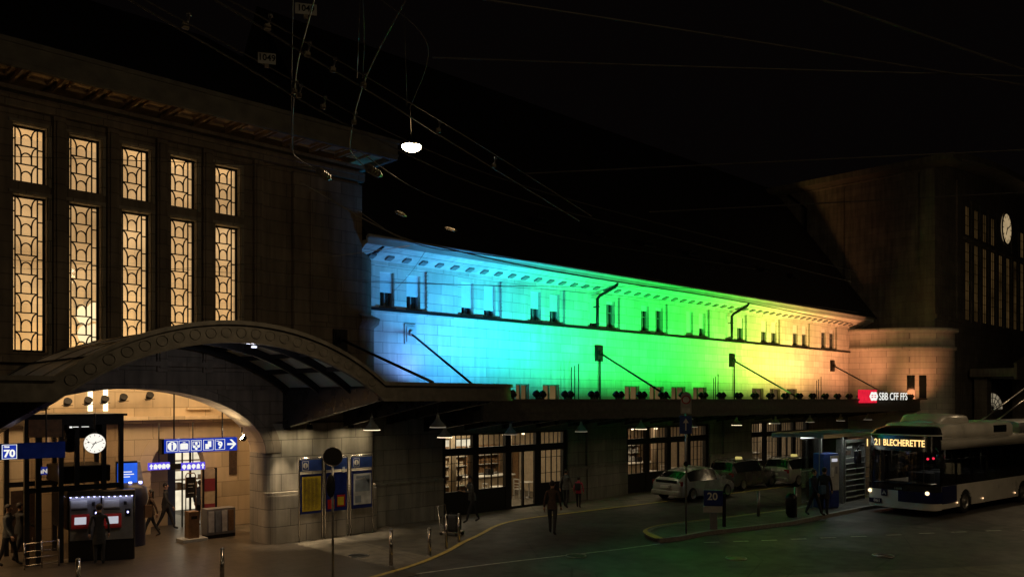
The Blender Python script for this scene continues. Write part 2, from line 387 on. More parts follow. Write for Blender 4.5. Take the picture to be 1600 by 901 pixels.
def dup(root, loc, rotz=None, label=None, scale=None):
    def cp(o, par):
        c = o.copy(); C.objects.link(c)
        if par is not None: c.parent = par
        for k in o.children: cp(k, c)
        return c
    r = cp(root, None); r.location = loc
    if rotz is not None: r.rotation_euler = (0, 0, rotz)
    if scale: r.scale = scale
    if label: r['label'] = label
    OFF[r] = Vector(loc); return r
def textmb(s, size, m, ext=.01, offset=0.0, sx=1.0, align='CENTER'):
    cu = bpy.data.curves.new('t', 'FONT'); cu.body = s; cu.size = size; cu.extrude = ext; cu.offset = offset
    cu.align_x = align; cu.align_y = 'CENTER'; cu.resolution_u = 3
    o = bpy.data.objects.new('t', cu); C.objects.link(o)
    dg = bpy.context.evaluated_depsgraph_get(); me = bpy.data.meshes.new_from_object(o.evaluated_get(dg))
    b = MB(); b.add([m @ Vector((v.co.x * sx, v.co.y, v.co.z)) for v in me.vertices], [list(p.vertices) for p in me.polygons])
    C.objects.unlink(o); bpy.data.objects.remove(o); bpy.data.curves.remove(cu); bpy.data.meshes.remove(me)
    return b
def facing(loc, ang=0):
    # text plane that faces -Y when ang = 0, turned about z by ang
    return Matrix.Translation(loc) @ Matrix.Rotation(ang, 4, 'Z') @ Matrix.Rotation(R(90), 4, 'X')
def light(kind, name, loc, energy, col, parent=None, target=None, size=None, blend=.6, radius=.08, sizes=None):
    d = bpy.data.lights.new(name, kind); d.energy = energy; d.color = col
    if kind == 'SPOT': d.spot_size = size; d.spot_blend = blend; d.shadow_soft_size = radius
    elif kind == 'POINT': d.shadow_soft_size = radius
    elif kind == 'AREA': d.shape = 'RECTANGLE'; d.size, d.size_y = sizes
    o = bpy.data.objects.new(name, d); C.objects.link(o)
    l = Vector(loc)
    if parent is not None: o.parent = parent; o.location = l - OFF[parent]
    else: o.location = l
    if target is not None: o.rotation_euler = (Vector(target) - l).to_track_quat('-Z', 'Y').to_euler()
    return o
def sm(a, b, t): return a + (b - a) * t
# ================================================================ GROUND
YF = 25.3      # street front of the long wing
YH = 24.7      # front of the near hall
struct('ground', MB().box(-150, 400, -150, 300, -.6, -.004), 'asphalt')
edge_px = [(583, 901), (650, 882), (700, 861), (722, 847), (750, 835), (777, 819), (817, 810), (883, 802), (949, 794)]
edge = [G(*p) for p in edge_px]
# round the polyline
def smooth(pts, it=2):
    for _ in range(it):
        q = [pts[0]]
        for a, b in zip(pts, pts[1:]): q += [a * .75 + b * .25, a * .25 + b * .75]
        q.append(pts[-1]); pts = q
    return pts
edge = [edge[0] + (edge[0] - edge[1]).normalized() * 14] + edge + [Vector((36.4, 21.9, 0)), Vector((62, 20.2, 0)), Vector((100, 18, 0))]
edge = smooth(edge)
pl = MB(); n = len(edge)
top = [(p.x, p.y, .004) for p in edge]; back = [(max(p.x, -30) if i else -40, YF + 6, .004) for i, p in enumerate(edge)]
pl.add(top + back, [(i, i + 1, n + i + 1, n + i) for i in range(n - 1)])
pl.add([(edge[0].x, edge[0].y, .004), (-40, YF + 6, .004), (-60, 5, .004), (-10, -8, .004)], [(0, 3, 2, 1)][::1])
struct('pavement', pl, 'pavement_asphalt')
struct('forecourt', MB().box(-20, 13.6, 17.6, 40, -.02, .010), 'plaza_paving')
def ribbon(pts, w0, z, taper=None):
    mb = MB(); L = []; Rr = []
    for i, p in enumerate(pts):
        d = (pts[min(i + 1, len(pts) - 1)] - pts[max(i - 1, 0)]).normalized(); nn = Vector((-d.y, d.x, 0))
        ww = w0 if taper is None else taper(i / (len(pts) - 1)) * w0
        L.append((p.x + nn.x * ww / 2, p.y + nn.y * ww / 2, z)); Rr.append((p.x - nn.x * ww / 2, p.y - nn.y * ww / 2, z))
    m_ = len(pts); mb.add(L + Rr, [(m_ + i, m_ + i + 1, i + 1, i) for i in range(m_ - 1)]); return mb
struct('kerb_line', ribbon(edge, .16, .012), 'line_yellow')
# traffic island with the bus stop
isl_far = [G(1008, 835), G(1018, 829), G(1043, 824), G(1110, 816), G(1233, 800), Vector((37, 16.9, 0)), Vector((43, 16.0, 0))]
isl_near = [Vector((43, 13.6, 0)), Vector((35.2, 14.75, 0)), G(1240, 819), G(1100, 836), G(1066, 843), G(1031, 847)]
outer = isl_far + isl_near
def inset(poly, d):
    c = sum(poly, Vector()) / len(poly); out = []
    for i, p in enumerate(poly):
        a = poly[i - 1]; b = poly[(i + 1) % len(poly)]; t = (b - a).normalized(); nn = Vector((t.y, -t.x, 0))
        out.append(p + nn * d)
    return out
isl_poly = [(p.x, p.y) for p in inset(outer, .16)]
struct('traffic_island', MB().prism(isl_poly[::-1], -.05, .125, 'Z'), 'island_asphalt')
kb = MB(); k0 = [(p.x, p.y) for p in outer]; N_ = len(k0)
kb.add([(x, y, -.02) for x, y in k0] + [(x, y, .13) for x, y in k0] + [(x, y, .13) for x, y in isl_poly], [(i, (i + 1) % N_, N_ + (i + 1) % N_, N_ + i) for i in range(N_)] + [(N_ + i, N_ + (i + 1) % N_, 2 * N_ + (i + 1) % N_, 2 * N_ + i) for i in range(N_)])
struct('island_kerb', kb, 'kerb_granite')
nose = smooth([G(1240, 799), G(1120, 814.5), G(1043, 823), G(1014, 829), G(1006, 835), G(1018, 842), G(1030, 846.5)], 2)
nose = [Vector((p.x, p.y, .136)) for p in nose]
struct('island_line', ribbon(nose, .13, .138, lambda t: .55 + (.0 if t < .55 else 1.7 * min(1, (t - .55) * 4))), 'line_yellow')
# long low kerb that carries on from the island towards the camera's left
kl = [G(1031, 849), G(950, 860), G(800, 876.5), G(650, 896), G(560, 908)]
kl = smooth([kl[0]] + kl[1:] + [kl[-1] + (kl[-1] - kl[-2]).normalized() * 10], 1)
struct('median_kerb', ribbon(kl, .09, .008), 'line_white')
# lane dashes and the pavement on the camera's side
md = MB()
for k in range(9):
    a = G(1100 + 1, 847); d = (G(1590, 828) - G(1100, 847)); L = d.length; d.normalize()
for px, py in ((1100, 847), (1146, 845.5), (1190, 844), (1236, 842), (1282, 840), (1330, 838), (1385, 835.5), (1436, 833), (1486, 831), (1540, 829), (1597, 828)):
    p = G(px, py); q = G(px + 24, py - .8); dd = (q - p)
    nn = Vector((-dd.y, dd.x, 0)).normalized() * .06
    md.add([(p + nn).to_tuple(), (p - nn).to_tuple(), (q - nn).to_tuple(), (q + nn).to_tuple()], [(1, 2, 3, 0)])
for i in range(len(md.v)): md.v[i] = (md.v[i][0], md.v[i][1], .008)
struct('lane_marking', md, 'line_white')
np_ = [G(1180, 901), G(1330, 893), G(1480, 886), G(1600, 880)]
np_ = [np_[0] + (np_[0] - np_[1]) * 2.5] + np_ + [np_[-1] + (np_[-1] - np_[-2]) * 6]
nb = MB(); m_ = len(np_); offv = Vector((0, -14, 0))
nb.add([(p.x, p.y, .006) for p in np_] + [(p.x, p.y - 20, .006) for p in np_], [(m_ + i, m_ + i + 1, i + 1, i) for i in range(m_ - 1)])
struct('near_pavement', nb, 'pavement_asphalt')

# ================================================================ NEAR HALL
HX0, HX1 = .2, 16.4
hall = thing('station_hall', 'tall dark stone hall at the left with amber lit leaded windows above an arched entrance', 'station hall', (8.8, YH, 0))
WX = [(5.68, 6.50), (7.04, 7.87), (8.41, 9.23), (9.79, 10.60), (11.17, 11.99)]
WZ = [(10.45, 11.98), (5.95, 10.12)]
holes = [(a, b, c, d) for a, b in WX for c, d in WZ]
holes += [(12.95, 13.35, 6.45, 7.0), (15.3, 15.7, 6.4, 6.95)]
ARC_C, ARC_A, ARC_S, ARC_T = 8.75, 4.1, 2.95, 5.0
front = MB().wall(HX0, HX1, 5.4, 12.95, YH, YH + .5, holes)
front.wall(HX0, ARC_C - ARC_A, 0, 5.4, YH, YH + 1.1); front.wall(ARC_C + ARC_A, HX1, 3.9, 5.4, YH, YH + 1.1)
NA = 28
arc = [(ARC_C - ARC_A * math.cos(PI * i / NA), ARC_S + (ARC_T - ARC_S) * math.sin(PI * i / NA)) for i in range(NA + 1)]
for (x0, z0), (x1, z1) in zip(arc, arc[1:]):
    front.add([(x0, YH, z0), (x1, YH, z1), (x1, YH, 5.4), (x0, YH, 5.4)], [(0, 1, 2, 3)])
    front.add([(x0, YH + 1.1, z0), (x1, YH + 1.1, z1), (x1, YH + 1.1, 5.4), (x0, YH + 1.1, 5.4)], [(3, 2, 1, 0)])
front.wall(ARC_C - ARC_A - .001, ARC_C - ARC_A, 0, ARC_S, YH, YH + 1.1)
mk('front_wall', front, 'hall_stone', hall)
it = MB()
for (x0, z0), (x1, z1) in zip(arc, arc[1:]):
    it.add([(x0, YH + .004, z0), (x1, YH + .004, z1), (x1, YH + 1.1, z1), (x0, YH + 1.1, z0)], [(3, 2, 1, 0)])
mk('arch_soffit', it, 'interior_stone', hall)
am_ = MB()      # moulding round the arch
for r0, yy in ((.0, .05), (.28, .025)):
    for i in range(NA):
        def pp(i, e): return (ARC_C - (ARC_A + e) * math.cos(PI * i / NA), ARC_S + (ARC_T - ARC_S + e) * math.sin(PI * i / NA))
        a, b, c, d = pp(i, r0 + .001), pp(i + 1, r0 + .001), pp(i + 1, r0 + .26), pp(i, r0 + .26)
        am_.prism([a, b, c, d], YH - yy, YH + .02)
mk('arch_moulding', am_, 'hall_stone', hall)
# base pier with the posters: a low battered wall that rounds at its right end
pier = MB(); X0p, X1p = ARC_C + ARC_A, 17.25
def pier_plan(g):
    pts = [(X0p, YH + 1.1)]
    for k in range(7):
        t = k / 6 * PI / 2; pts.append((X0p + .35 - .35 * math.cos(t), YH - g + .35 - .35 * math.sin(t)))
    for k in range(7):
        t = k / 6 * PI / 2; pts.append((X1p - .5 + .5 * math.sin(t), YH - g + .5 - .5 * math.cos(t)))
    pts.append((X1p, YF + .3)); return pts
pier.prism(pier_plan(.22), 0, 1.55, 'Z'); pier.prism(pier_plan(.16), 1.55, 1.66, 'Z'); pier.prism(pier_plan(.0), 1.66, 3.95, 'Z')
mk('poster_pier', pier, 'base_stone', hall)
# round stair drum between hall and wing
dr = MB(); cxd, cyd = 16.25, YF + .35
def drum(r, z0, z1, r1=None):
    r1 = r1 or r; P0 = []; P1 = []
    for k in range(13):
        t = -PI / 2 + k / 12 * PI / 2 * 1.15; P0.append((cxd + r * math.cos(t), cyd + r * math.sin(t), z0)); P1.append((cxd + r1 * math.cos(t), cyd + r1 * math.sin(t), z1))
    dr.add(P0 + P1, [(i, i + 1, 14 + i, 13 + i) for i in range(12)], True)
    return P1
drum(1.2, 3.9, 7.25); drum(1.2, 7.25, 7.4, 1.38); drum(1.38, 7.4, 7.58, 1.42); drum(1.42, 7.58, 7.72, 1.1); drum(1.1, 7.72, 9.7); drum(1.1, 9.7, 9.95, .95); drum(.95, 9.95, 10.15, .5)
mk('stair_drum', dr, 'hall_stone', hall)
# corner pier, pilasters, mouldings
tr = MB()
tr.box(13.75, HX1 + .02, YH - .18, YH + .02, 5.2, 12.2); tr.box(14.35, 15.2, YH - .23, YH - .17, 7.3, 11.6)
for a, b in WX:
    pass
cent = [4.9] + [(WX[i][1] + WX[i + 1][0]) / 2 for i in range(4)] + [12.55]
for c in cent: tr.box(c - .15, c + .15, YH - .14, YH + .01, 5.5, 12.32); tr.box(c - .09, c + .09, YH - .19, YH - .13, 5.6, 12.2)
tr.box(HX0, HX1 + .1, YH - .24, YH + .01, 12.32, 12.5); tr.box(HX0, HX1 + .06, YH - .32, YH + .01, 12.5, 12.6)
tr.box(4.7, 12.8, YH - .2, YH + .02, 5.66, 5.8)
tr.box(HX0, HX1 + .04, YH - .3, YH + .01, 12.74, 12.84)
mk('wall_trim', tr, 'hall_stone', hall)
# window parts
def tracery(x0, x1, z0, z1, y, unit):
    mb = MB(); r = .016; d = .02
    def seg(p, q):
        p = Vector((p[0], 0, p[1])); q = Vector((q[0], 0, q[1])); t = (q - p).normalized(); nn = Vector((-t.z, 0, t.x)) * r
        c = [p + nn, p - nn, q - nn, q + nn]; vs_ = [(v.x, y - d, v.z) for v in c] + [(v.x, y + d, v.z) for v in c]
        mb.add(vs_, [(0, 1, 2, 3), (7, 6, 5, 4), (0, 4, 5, 1), (1, 5, 6, 2), (2, 6, 7, 3), (3, 7, 4, 0)])
    W = x1 - x0
    a = x0 + W * .1; b = x0 + W * .80
    for x in (x0 + r, a, b, x1 - r): seg((x, z0), (x, z1))
    for z in (z0 + r, z1 - r): seg((x0, z), (x1, z))
    nU = round((z1 - z0) / unit); h = (z1 - z0) / nU; mid = (a + b) / 2; hw = (b - a) * .235; w2 = (b - a) / 2
    for k in range(nU):
        zb = z0 + k * h
        seg((a, zb + h), (b, zb + h))
        for s_ in (-1, 1):
            seg((mid + s_ * hw, zb), (mid + s_ * hw, zb + h * .45))
            pr = (mid + s_ * hw, zb + h * .45)
            for j in range(1, 7):
                t = j / 6 * PI / 2; q = (mid + s_ * (w2 - (w2 - hw) * math.cos(t)), zb + h * .45 + h * .52 * math.sin(t)); seg(pr, q); pr = q
        pr = (mid - hw, zb + h * .33)
        for j in range(1, 9):
            t = PI - j / 8 * PI; q = (mid + hw * math.cos(t), zb + h * .33 + h * .3 * math.sin(t)); seg(pr, q); pr = q
    z = z0 + h * .9; k = 0
    while z < z1 - .1:
        seg((b, z), (x1, z)); seg((x0, z + h * .45 if z + h * .45 < z1 else z), (a, z + h * .45 if z + h * .45 < z1 else z)); z += h * .98
    return mb
for wi, (a, b) in enumerate(WX):
    for c, d in WZ:
        yg = YH + .26
        fr = MB()
        fr.box(a, a + .03, yg - .05, yg + .05, c, d); fr.box(b - .03, b, yg - .05, yg + .05, c, d); fr.box(a + .03, b - .03, yg - .05, yg + .05, c, c + .03); fr.box(a + .03, b - .03, yg - .05, yg + .05, d - .03, d)
        f_ = mk('window', fr, 'black_iron', hall)
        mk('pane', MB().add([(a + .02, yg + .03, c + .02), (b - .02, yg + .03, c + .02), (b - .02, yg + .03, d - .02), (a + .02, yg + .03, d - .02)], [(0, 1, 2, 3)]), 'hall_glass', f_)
        mk('tracery', tracery(a + .03, b - .03, c + .03, d - .03, yg, .54 if c < 7 else .49), 'black_iron', f_)
rv = MB()
for a, b in WX:
    for c, d in WZ:
        e = .004
        rv.box(b - .012, b + .0, YH + .0, YH + .2, c, d); rv.box(a, b - .013, YH + .0, YH + .2, d - .012, d)
        rv.box(b + .012, b + .10, YH - .05, YH + .01, c - .05, d + .09); rv.box(a - .10, b + .012, YH - .05, YH + .01, d + .012, d + .09)
mk('window_surround', rv, 'base_stone', hall)
for x0, x1, z0, z1 in ((12.95, 13.35, 6.45, 7.0), (15.3, 15.7, 6.4, 6.95)):
    mk('dark_vent', MB().box(x0, x1, YH + .22, YH + .28, z0, z1), 'black_iron', hall)
# eave and roof
ev = MB(); EY = 23.2; EX = HX1 + .6
ev.box(-6, EX, EY, EY + .14, 12.93, 13.48); ev.box(-6, EX + .06, EY - .06, EY + .1, 13.48, 13.6); ev.box(EX - .14, EX, EY + .14, 34, 12.93, 13.48)
ev.box(-6, EX + .02, EY - .02, EY + .0, 13.05, 13.12)
mk('eave_cornice', ev, 'cornice', hall)
sf = MB(); sf.box(-6, EX - .14, EY + .14, 34, 13.1, 13.2)
for k in range(24):
    x = -4.2 + k * .98
    if x > EX - 1: break
    sf.box(x, x + .07, EY + .16, YH, 12.97, 13.1); sf.box(x + .25, x + .84, EY + .4, EY + .45, 13.03, 13.1); sf.box(x + .25, x + .84, EY + 1.15, EY + 1.2, 13.03, 13.1)
    sf.box(x + .25, x + .3, EY + .45, EY + 1.15, 13.03, 13.1); sf.box(x + .79, x + .84, EY + .45, EY + 1.15, 13.03, 13.1)
mk('coffered_soffit', sf, 'soffit_wood', hall)
rf = MB(); rf.add([(-6, EY, 13.6), (EX, EY, 13.6), (EX, 34, 13.6), (-6, 34, 13.6), (0, 28.5, 17.5), (12.5, 28.5, 17.5)], [(0, 1, 5, 4), (1, 2, 5), (2, 3, 4, 5), (3, 0, 4)])
mk('roof', rf, 'roof_tile', hall)
sw = MB().box(HX1 - .5, HX1, YH + .51, 34, 3.9, 12.95); mk('side_wall', sw, 'hall_stone', hall)
# interior of the hall
YB = 29.35
IX0, IX1 = -3.0, 15.4
PA0, PA1, PZS, PZT = 10.95, 12.9, 2.2, 3.3
ib = MB()
ib.wall(IX0, PA0, 0, 12.9, YB, YB + .4); ib.wall(PA1, IX1, 0, 12.9, YB, YB + .4); ib.wall(PA0, PA1, 3.4, 12.9, YB, YB + .4)
pc = (PA0 + PA1) / 2; pa = (PA1 - PA0) / 2
parc = [(pc - pa * math.cos(PI * i / 16), PZS + (PZT - PZS) * math.sin(PI * i / 16)) for i in range(17)]
for (x0, z0), (x1, z1) in zip(parc, parc[1:]): ib.prism([(x0, z0), (x1, z1), (x1, 3.4), (x0, 3.4)], YB, YB + .4)
ib.box(IX1 - .001, IX1 + .05, YH + 1.1, YB, 0, 12.9); ib.box(IX0 - .05, IX0, YH + .5, YB, 0, 12.9)
ib.box(IX0, IX1, YB - .35, YB - .01, 3.98, 4.1); ib.box(IX0, IX1, YB - .2, YB - .01, 3.86, 3.98)
ib.box(12.2, 13.1, YB - .12, YB - .01, 4.32, 4.4)
for i in range(16):   # raised voussoir ring round the inner arch
    t0 = PI * i / 16; t1 = PI * (i + 1) / 16
    def q(t, e): return (pc - (pa + e) * math.cos(t), PZS + (PZT - PZS + e) * math.sin(t))
    ib.prism([q(t0, .003), q(t1, .003), q(t1, .42), q(t0, .42)], YB - .02, YB + .01)
mk('interior_wall', ib, 'interior_stone', hall)
mk('interior_ceiling', MB().box(IX0, IX1, YH + .5, YB, 12.9, 12.94), 'interior_stone', hall)
mk('wall_slot', MB().box(Fx(358, YB - .02), Fx(370, YB - .02), YB - .035, YB - .012, 1.9, 3.1), 'cloth_brown', hall)
mk('wall_slot', MB().box(Fx(6, YB), Fx(14, YB), YB - .035, YB - .012, 1.2, 2.8), 'cloth_brown', hall)
# passage and lit shop behind the inner arch
ps = MB(); ps.box(PA0 - .45, PA0 - .4, YB + .4, 31, 0, 3.4); ps.box(18.6, 18.65, YB + .4, 35.1, 0, 3.4); ps.box(PA0 - .4, 18.6, YB + .4, 35.1, 3.4, 3.45)
mk('passage_wall', ps, 'interior_stone', hall)
sb = MB(); ysb = 35.0; sb.box(12.6, 18.6, ysb, ysb + .1, 0, 3.4); mk('shop_wall', sb, 'shop_bright', hall)  # back wall glows, the shop's brightness is put into it
screen = MB().box(Fx(262, 31), Fx(274, 31), 31, 31.06, 0, 3.4); mk('passage_screen', screen, 'blue_dull', hall)
mk('passage_partition', MB().box(PA0 - .4, Fx(262, 31), 31, 31.2, 0, 3.4), 'interior_stone', hall)
mk('door_frame', MB().box(Fx(284, 30.2), Fx(286, 30.2), 30.2, 30.24, 0, 3.3).box(Fx(296, 30.2), Fx(299, 30.2), 30.2, 30.24, 0, 3.3), 'dark_metal', hall)
sh = MB()
for z in (.9, 1.3, 1.7, 2.1):
    sh.box(13.2, 18, 34.4, 34.9, z, z + .03)
for k in range(14):
    x = 13.3 + k * .33; z = random.choice((.93, 1.33, 1.73, 2.13)); sh.box(x, x + .2, 34.5, 34.8, z, z + .15 + .15 * random.random())
mk('shop_shelf', sh, 'wood', hall)
light('AREA', 'passage_light', (15.3, 32.8, 3.3), 40, (1, .9, .72), hall, (15.3, 32.8, 0), sizes=(4, 3))

# uplights on the ledge inside the hall
def uplight(x, z, y, first=None):
    o = thing('ledge_spotlight', '', 'spotlight', (x, y, z), 0, 'dark spotlights on the ledge of the inner hall wall')
    mk('lamp_head', MB().cyl((0, 0, .02), (0, -.16, .14), .1, .13, 12).box(-.14, .14, -.2, .02, -.02, .0), 'black_iron', o, world=False)
    mk('bracket', MB().box(-.02, .02, -.03, .26, -.06, -.02), 'black_iron', o, world=False)
    return o
UL = [(12, 651), (22, 648), (47, 640), (68, 636), (104, 630), (136, 628), (162, 626), (191, 623), (232, 620)]
UN = ['lowest at the left', 'just left of the 70 sign rod', 'above the left end of the glass lift shaft', 'above the lift shaft roof, left of its middle', 'above the middle of the lift shaft roof', 'under the left bright wall slot', 'under the right bright wall slot', 'right of the bright wall slots', 'rightmost on the wall beneath the arch crown']
for (px, py), nm in zip(UL, UN):
    x = Fx(px, YB - .3); z = Fz(px, py, YB - .3)
    o = uplight(x, z - .05, YB - .3); o['label'] = 'black spotlight on the inner hall wall, ' + nm
for x in (-1, 2.2, 5.4, 8.6, 11.8, 14.6):
    light('SPOT', 'uplight_beam', (x, YB - 1.2, 4.6), 900, (1, .66, .30), hall, (x, YB - .2, 9.5), R(125), .9, .3)
for px in (141, 165):
    x = Fx(px, YB - .02)
    mk('lit_slot', MB().box(x - .07, x + .07, YB - .03, YB - .005, 4.3, 5.4), 'lamp_warm', hall)  # brightness of the lit wall gap, put in as a glowing box
light('AREA', 'hall_lamp', (7, 27.2, 6.0), 520, (1, .66, .33), hall, (7, 27.2, 0), sizes=(14, 2.2))
# round glass lamps seen in the second window
for k, (px, py) in enumerate(((132, 492), (134, 522), (148, 487), (147, 520))):
    z = Fz(px, py, 28.4); x = Fx(px, 28.4)
    g = thing('globe_lamp', ['pale globe lamp behind the second tall window, upper left of four', 'pale globe lamp behind the second tall window, lower left of four', 'pale globe lamp behind the second tall window, upper right of four', 'pale globe lamp behind the second tall window, lower right of four'][k], 'globe lamp', (x, 28.4, z), 0, 'globe lamps behind the second tall window')
    mk('globe', MB().ell((0, 0, 0), (.24, .24, .3), 16, 10), 'globe_light', g, world=False); mk('arm', MB().cyl((0, 0, .28), (0, .6, .36), .02).cyl((0, .6, .36), (0, .95, .36), .05), 'black_iron', g, world=False)

# ================================================================ ENTRANCE CANOPY (marquise)
YM = 19.0
mq = thing('entrance_canopy', 'curved stone coloured canopy with an arched glazed vault over the left entrance', 'canopy', (9.3, YM, 4.7))
MC, MHS, MR = 9.3, 4.15, 1.42
Rr_ = (MHS ** 2 + MR ** 2) / (2 * MR)
def mz(x, base=5.14):   # top line of the fascia
    d = abs(x - MC)
    return base if d >= MHS else base + MR - (Rr_ - math.sqrt(Rr_ ** 2 - d * d))
xs = [MC - MHS + 2 * MHS * i / 40 for i in range(41)]
def band(y0, y1, lo, hi, xr=xs):
    mb = MB()
    for a, b in zip(xr, xr[1:]):
        mb.prism([(a, mz(a) - lo), (b, mz(b) - lo), (b, mz(b) - hi), (a, mz(a) - hi)], y0, y1)
    return mb
fa = band(YM, YM + .12, .46, .02)
fl = MB(); fl.box(-8, MC - MHS, YM, YM + .12, 4.68, 5.12); fl2 = MB().box(MC + MHS, 17.6, YM, YM + .12, 4.68, 5.12)
cc = (17.6, 20.8)
def arcr(r, z0, z1, r2=None, y_end=21.0):
    P = []; r2 = r2 or r - .12
    for k in range(17):
        t = -PI / 2 + k / 16 * PI / 2; P.append((cc[0] + r * math.cos(t), cc[1] + r * math.sin(t), cc[0] + r2 * math.cos(t), cc[1] + r2 * math.sin(t)))
    P.append((cc[0] + r, YF, cc[0] + r2, YF))
    mb = MB()
    for p, q in zip(P, P[1:]):
        vs_ = [(p[0], p[1], z0), (q[0], q[1], z0), (q[2], q[3], z0), (p[2], p[3], z0), (p[0], p[1], z1), (q[0], q[1], z1), (q[2], q[3], z1), (p[2], p[3], z1)]
        mb.add(vs_, [(3, 2, 1, 0), (4, 5, 6, 7), (0, 1, 5, 4), (2, 3, 7, 6)])
    return mb
mk('arched_fascia', fa, 'canopy_metal', mq); mk('flat_fascia', fl, 'canopy_metal', mq); mk('flat_fascia', fl2, 'canopy_metal', mq); mk('round_corner', arcr(1.8, 4.68, 5.12), 'canopy_metal', mq)
mo = band(YM - .07, YM + .16, .06, -.04); b2 = band(YM - .05, YM + .1, .5, .44)
for b_ in (b2,): mo.add(b_.v, b_.f)
for z0, z1, g in ((5.08, 5.18, .07), (4.64, 4.72, .05)):
    mo.box(-8, MC - MHS, YM - g, YM + .14, z0, z1); mo.box(MC + MHS, 17.6, YM - g, YM + .14, z0, z1); r_ = arcr(1.8 + g, z0, z1, 1.66); mo.add(r_.v, r_.f)
mk('moulding', mo, 'canopy_metal', mq)
orn = MB(); x = MC - MHS + .3
while x < MC + MHS - .2:
    z = mz(x) - .25; orn.tube([(x + .13 * math.cos(t * PI / 5), YM - .01, z + .12 * math.sin(t * PI / 5)) for t in range(10)], .009, 4, True); x += .38
mk('ring_ornament', orn, 'canopy_metal', mq)
vg = MB(); rb = MB()
for a, b in zip(xs[::1], xs[1::1]):
    vg.add([(a, YM + .13, mz(a) - .1), (b, YM + .13, mz(b) - .1), (b, YH - .02, mz(b) - .1), (a, YH - .02, mz(a) - .1), (a, YM + .13, mz(a) - .07), (b, YM + .13, mz(b) - .07), (b, YH - .02, mz(b) - .07), (a, YH - .02, mz(a) - .07)], [(3, 2, 1, 0), (4, 5, 6, 7)], True)
for i in range(0, 41, 4):
    a = xs[i]; rb.box(a - .035, a + .035, YM + .13, YH - .02, mz(a) - .22, mz(a) - .04)
for yy in (20.6, 22.3, 24.2):
    r_ = band(yy, yy + .1, .34, .05); rb.add(r_.v, r_.f)
mk('vault_glazing', vg, 'vault_glass', mq); mk('vault_rib', rb, 'dark_metal', mq)
bxs = [-3.2, -.6, 2.3, MC - MHS, MC + MHS, 15.75, 18.1]
for x in bxs: mk('beam', MB().prism([(YM + .15, 4.66), (YH + (.6 if x > 17 else -.18), 3.75), (YH + (.6 if x > 17 else -.18), 4.98), (YM + .15, 5.0)], x - .09, x + .09, 'X'), 'canopy_dark', mq)
fr_ = MB(); fr_.box(-8, MC - MHS - .02, YM + .14, YH - .02, 4.99, 5.05); fr_.box(MC + MHS + .02, 17.6, YM + .14, YH - .25, 4.99, 5.05)
P = [(17.6, YM + .14)] + [(cc[0] + 1.66 * math.cos(-PI / 2 + k / 12 * PI / 2), cc[1] + 1.66 * math.sin(-PI / 2 + k / 12 * PI / 2)) for k in range(1, 13)] + [(19.26, YF - .03), (17.6, YF - .03)]
fr_.prism(P, 4.99, 5.05, 'Z')
mk('flat_roof', fr_, 'deck_glass', mq)
st = MB()
for k in range(9):
    st.box(MC + MHS + .1, 19.0, YM + .5 + k * .55, YM + .53 + k * .55, 4.9, 4.985)
mk('glazing_bar', st, 'canopy_dark', mq)
tym = MB()
for a, b in zip(xs, xs[1:]): tym.prism([(a, 5.0), (b, 5.0), (b, mz(b) - .12), (a, mz(a) - .12)], YH - .06, YH - .02)
mk('tympanum', tym, 'hall_stone', mq)

# ================================================================ STREET CANOPY
YC = 21.0
sc_ = thing('street_canopy', 'long dark flat canopy over the pavement along the colour lit wing', 'canopy', (40, YC, 4))
cf = MB(); cf.box(19.0, 66, YC, YC + .12, 3.95, 4.66); cf.box(19.0, 66, YC - .06, YC + .16, 4.62, 4.70); cf.box(19.0, 66, YC - .04, YC + .05, 3.92, 3.99)
cf.box(19.0, 66, YC - .025, YC + .01, 4.2, 4.23)
mk('fascia', cf, 'canopy_metal', sc_)
mk('roof_deck', MB().prism([(YC + .12, 4.60), (YF - .02, 4.60), (YF - .02, 4.52), (YC + .12, 4.52)], 19.0, 66, 'X'), 'deck_glass', sc_)
cb = MB(); x = 19.6
while x < 60:
    mk('beam', MB().prism([(YC + .13, 3.99), (YF - .3, 3.45), (YF - .3, 4.5), (YC + .13, 4.5)], x - .07, x + .07, 'X'), 'canopy_dark', sc_); x += 2.05
for yy in (21.8, 22.6, 23.4, 24.2): mk('purlin', MB().box(19.1, 60, yy, yy + .06, 4.3, 4.51), 'canopy_dark', sc_)
def tie_rod(name, x, zt, yt, ye, ze, parent_label, wall_plate=True):
    t = thing('tie_rod', parent_label, 'tie rod', (x, yt, zt), 0, 'slanting rods that hold up the canopies')
    mk('rod', MB().cyl((0, -.05, 0), (0, ye - yt, ze - zt), .045), 'dark_metal', t, world=False)
    mk('anchor_plate', MB().box(-.27, .27, -.06, .02, -.42, .34).box(-.2, .2, -.1, -.05, -.34, .26).cyl((0, -.2, -.03), (0, -.05, -.03), .12), 'eave_paint' if x > 17 and x < 20 else 'dark_metal', t, world=False)
    return t
tie_rod('a', Fx(640, YF), 7.2, YF - .01, 21.3, 5.0, 'slanting rod from the blue lit stretch of wall down to the canopy')
tie_rod('b', Fx(935, YF), 6.9, YF - .01, YC + .2, 4.75, 'slanting rod from the green lit wall beside the left downpipe')
tie_rod('c', Fx(1143, YF), 6.95, YF - .01, YC + .2, 4.75, 'slanting rod from the yellow green lit wall under the right downpipe')
tie_rod('d', Fx(1300, YF), 7.0, YF - .01, YC + .2, 4.75, 'slanting rod from the orange lit wall near the far end')
tie_rod('e', 15.5, 6.75, YH - .2, 19.4, 5.2, 'slanting rod from the dark hall corner across the blue wall')

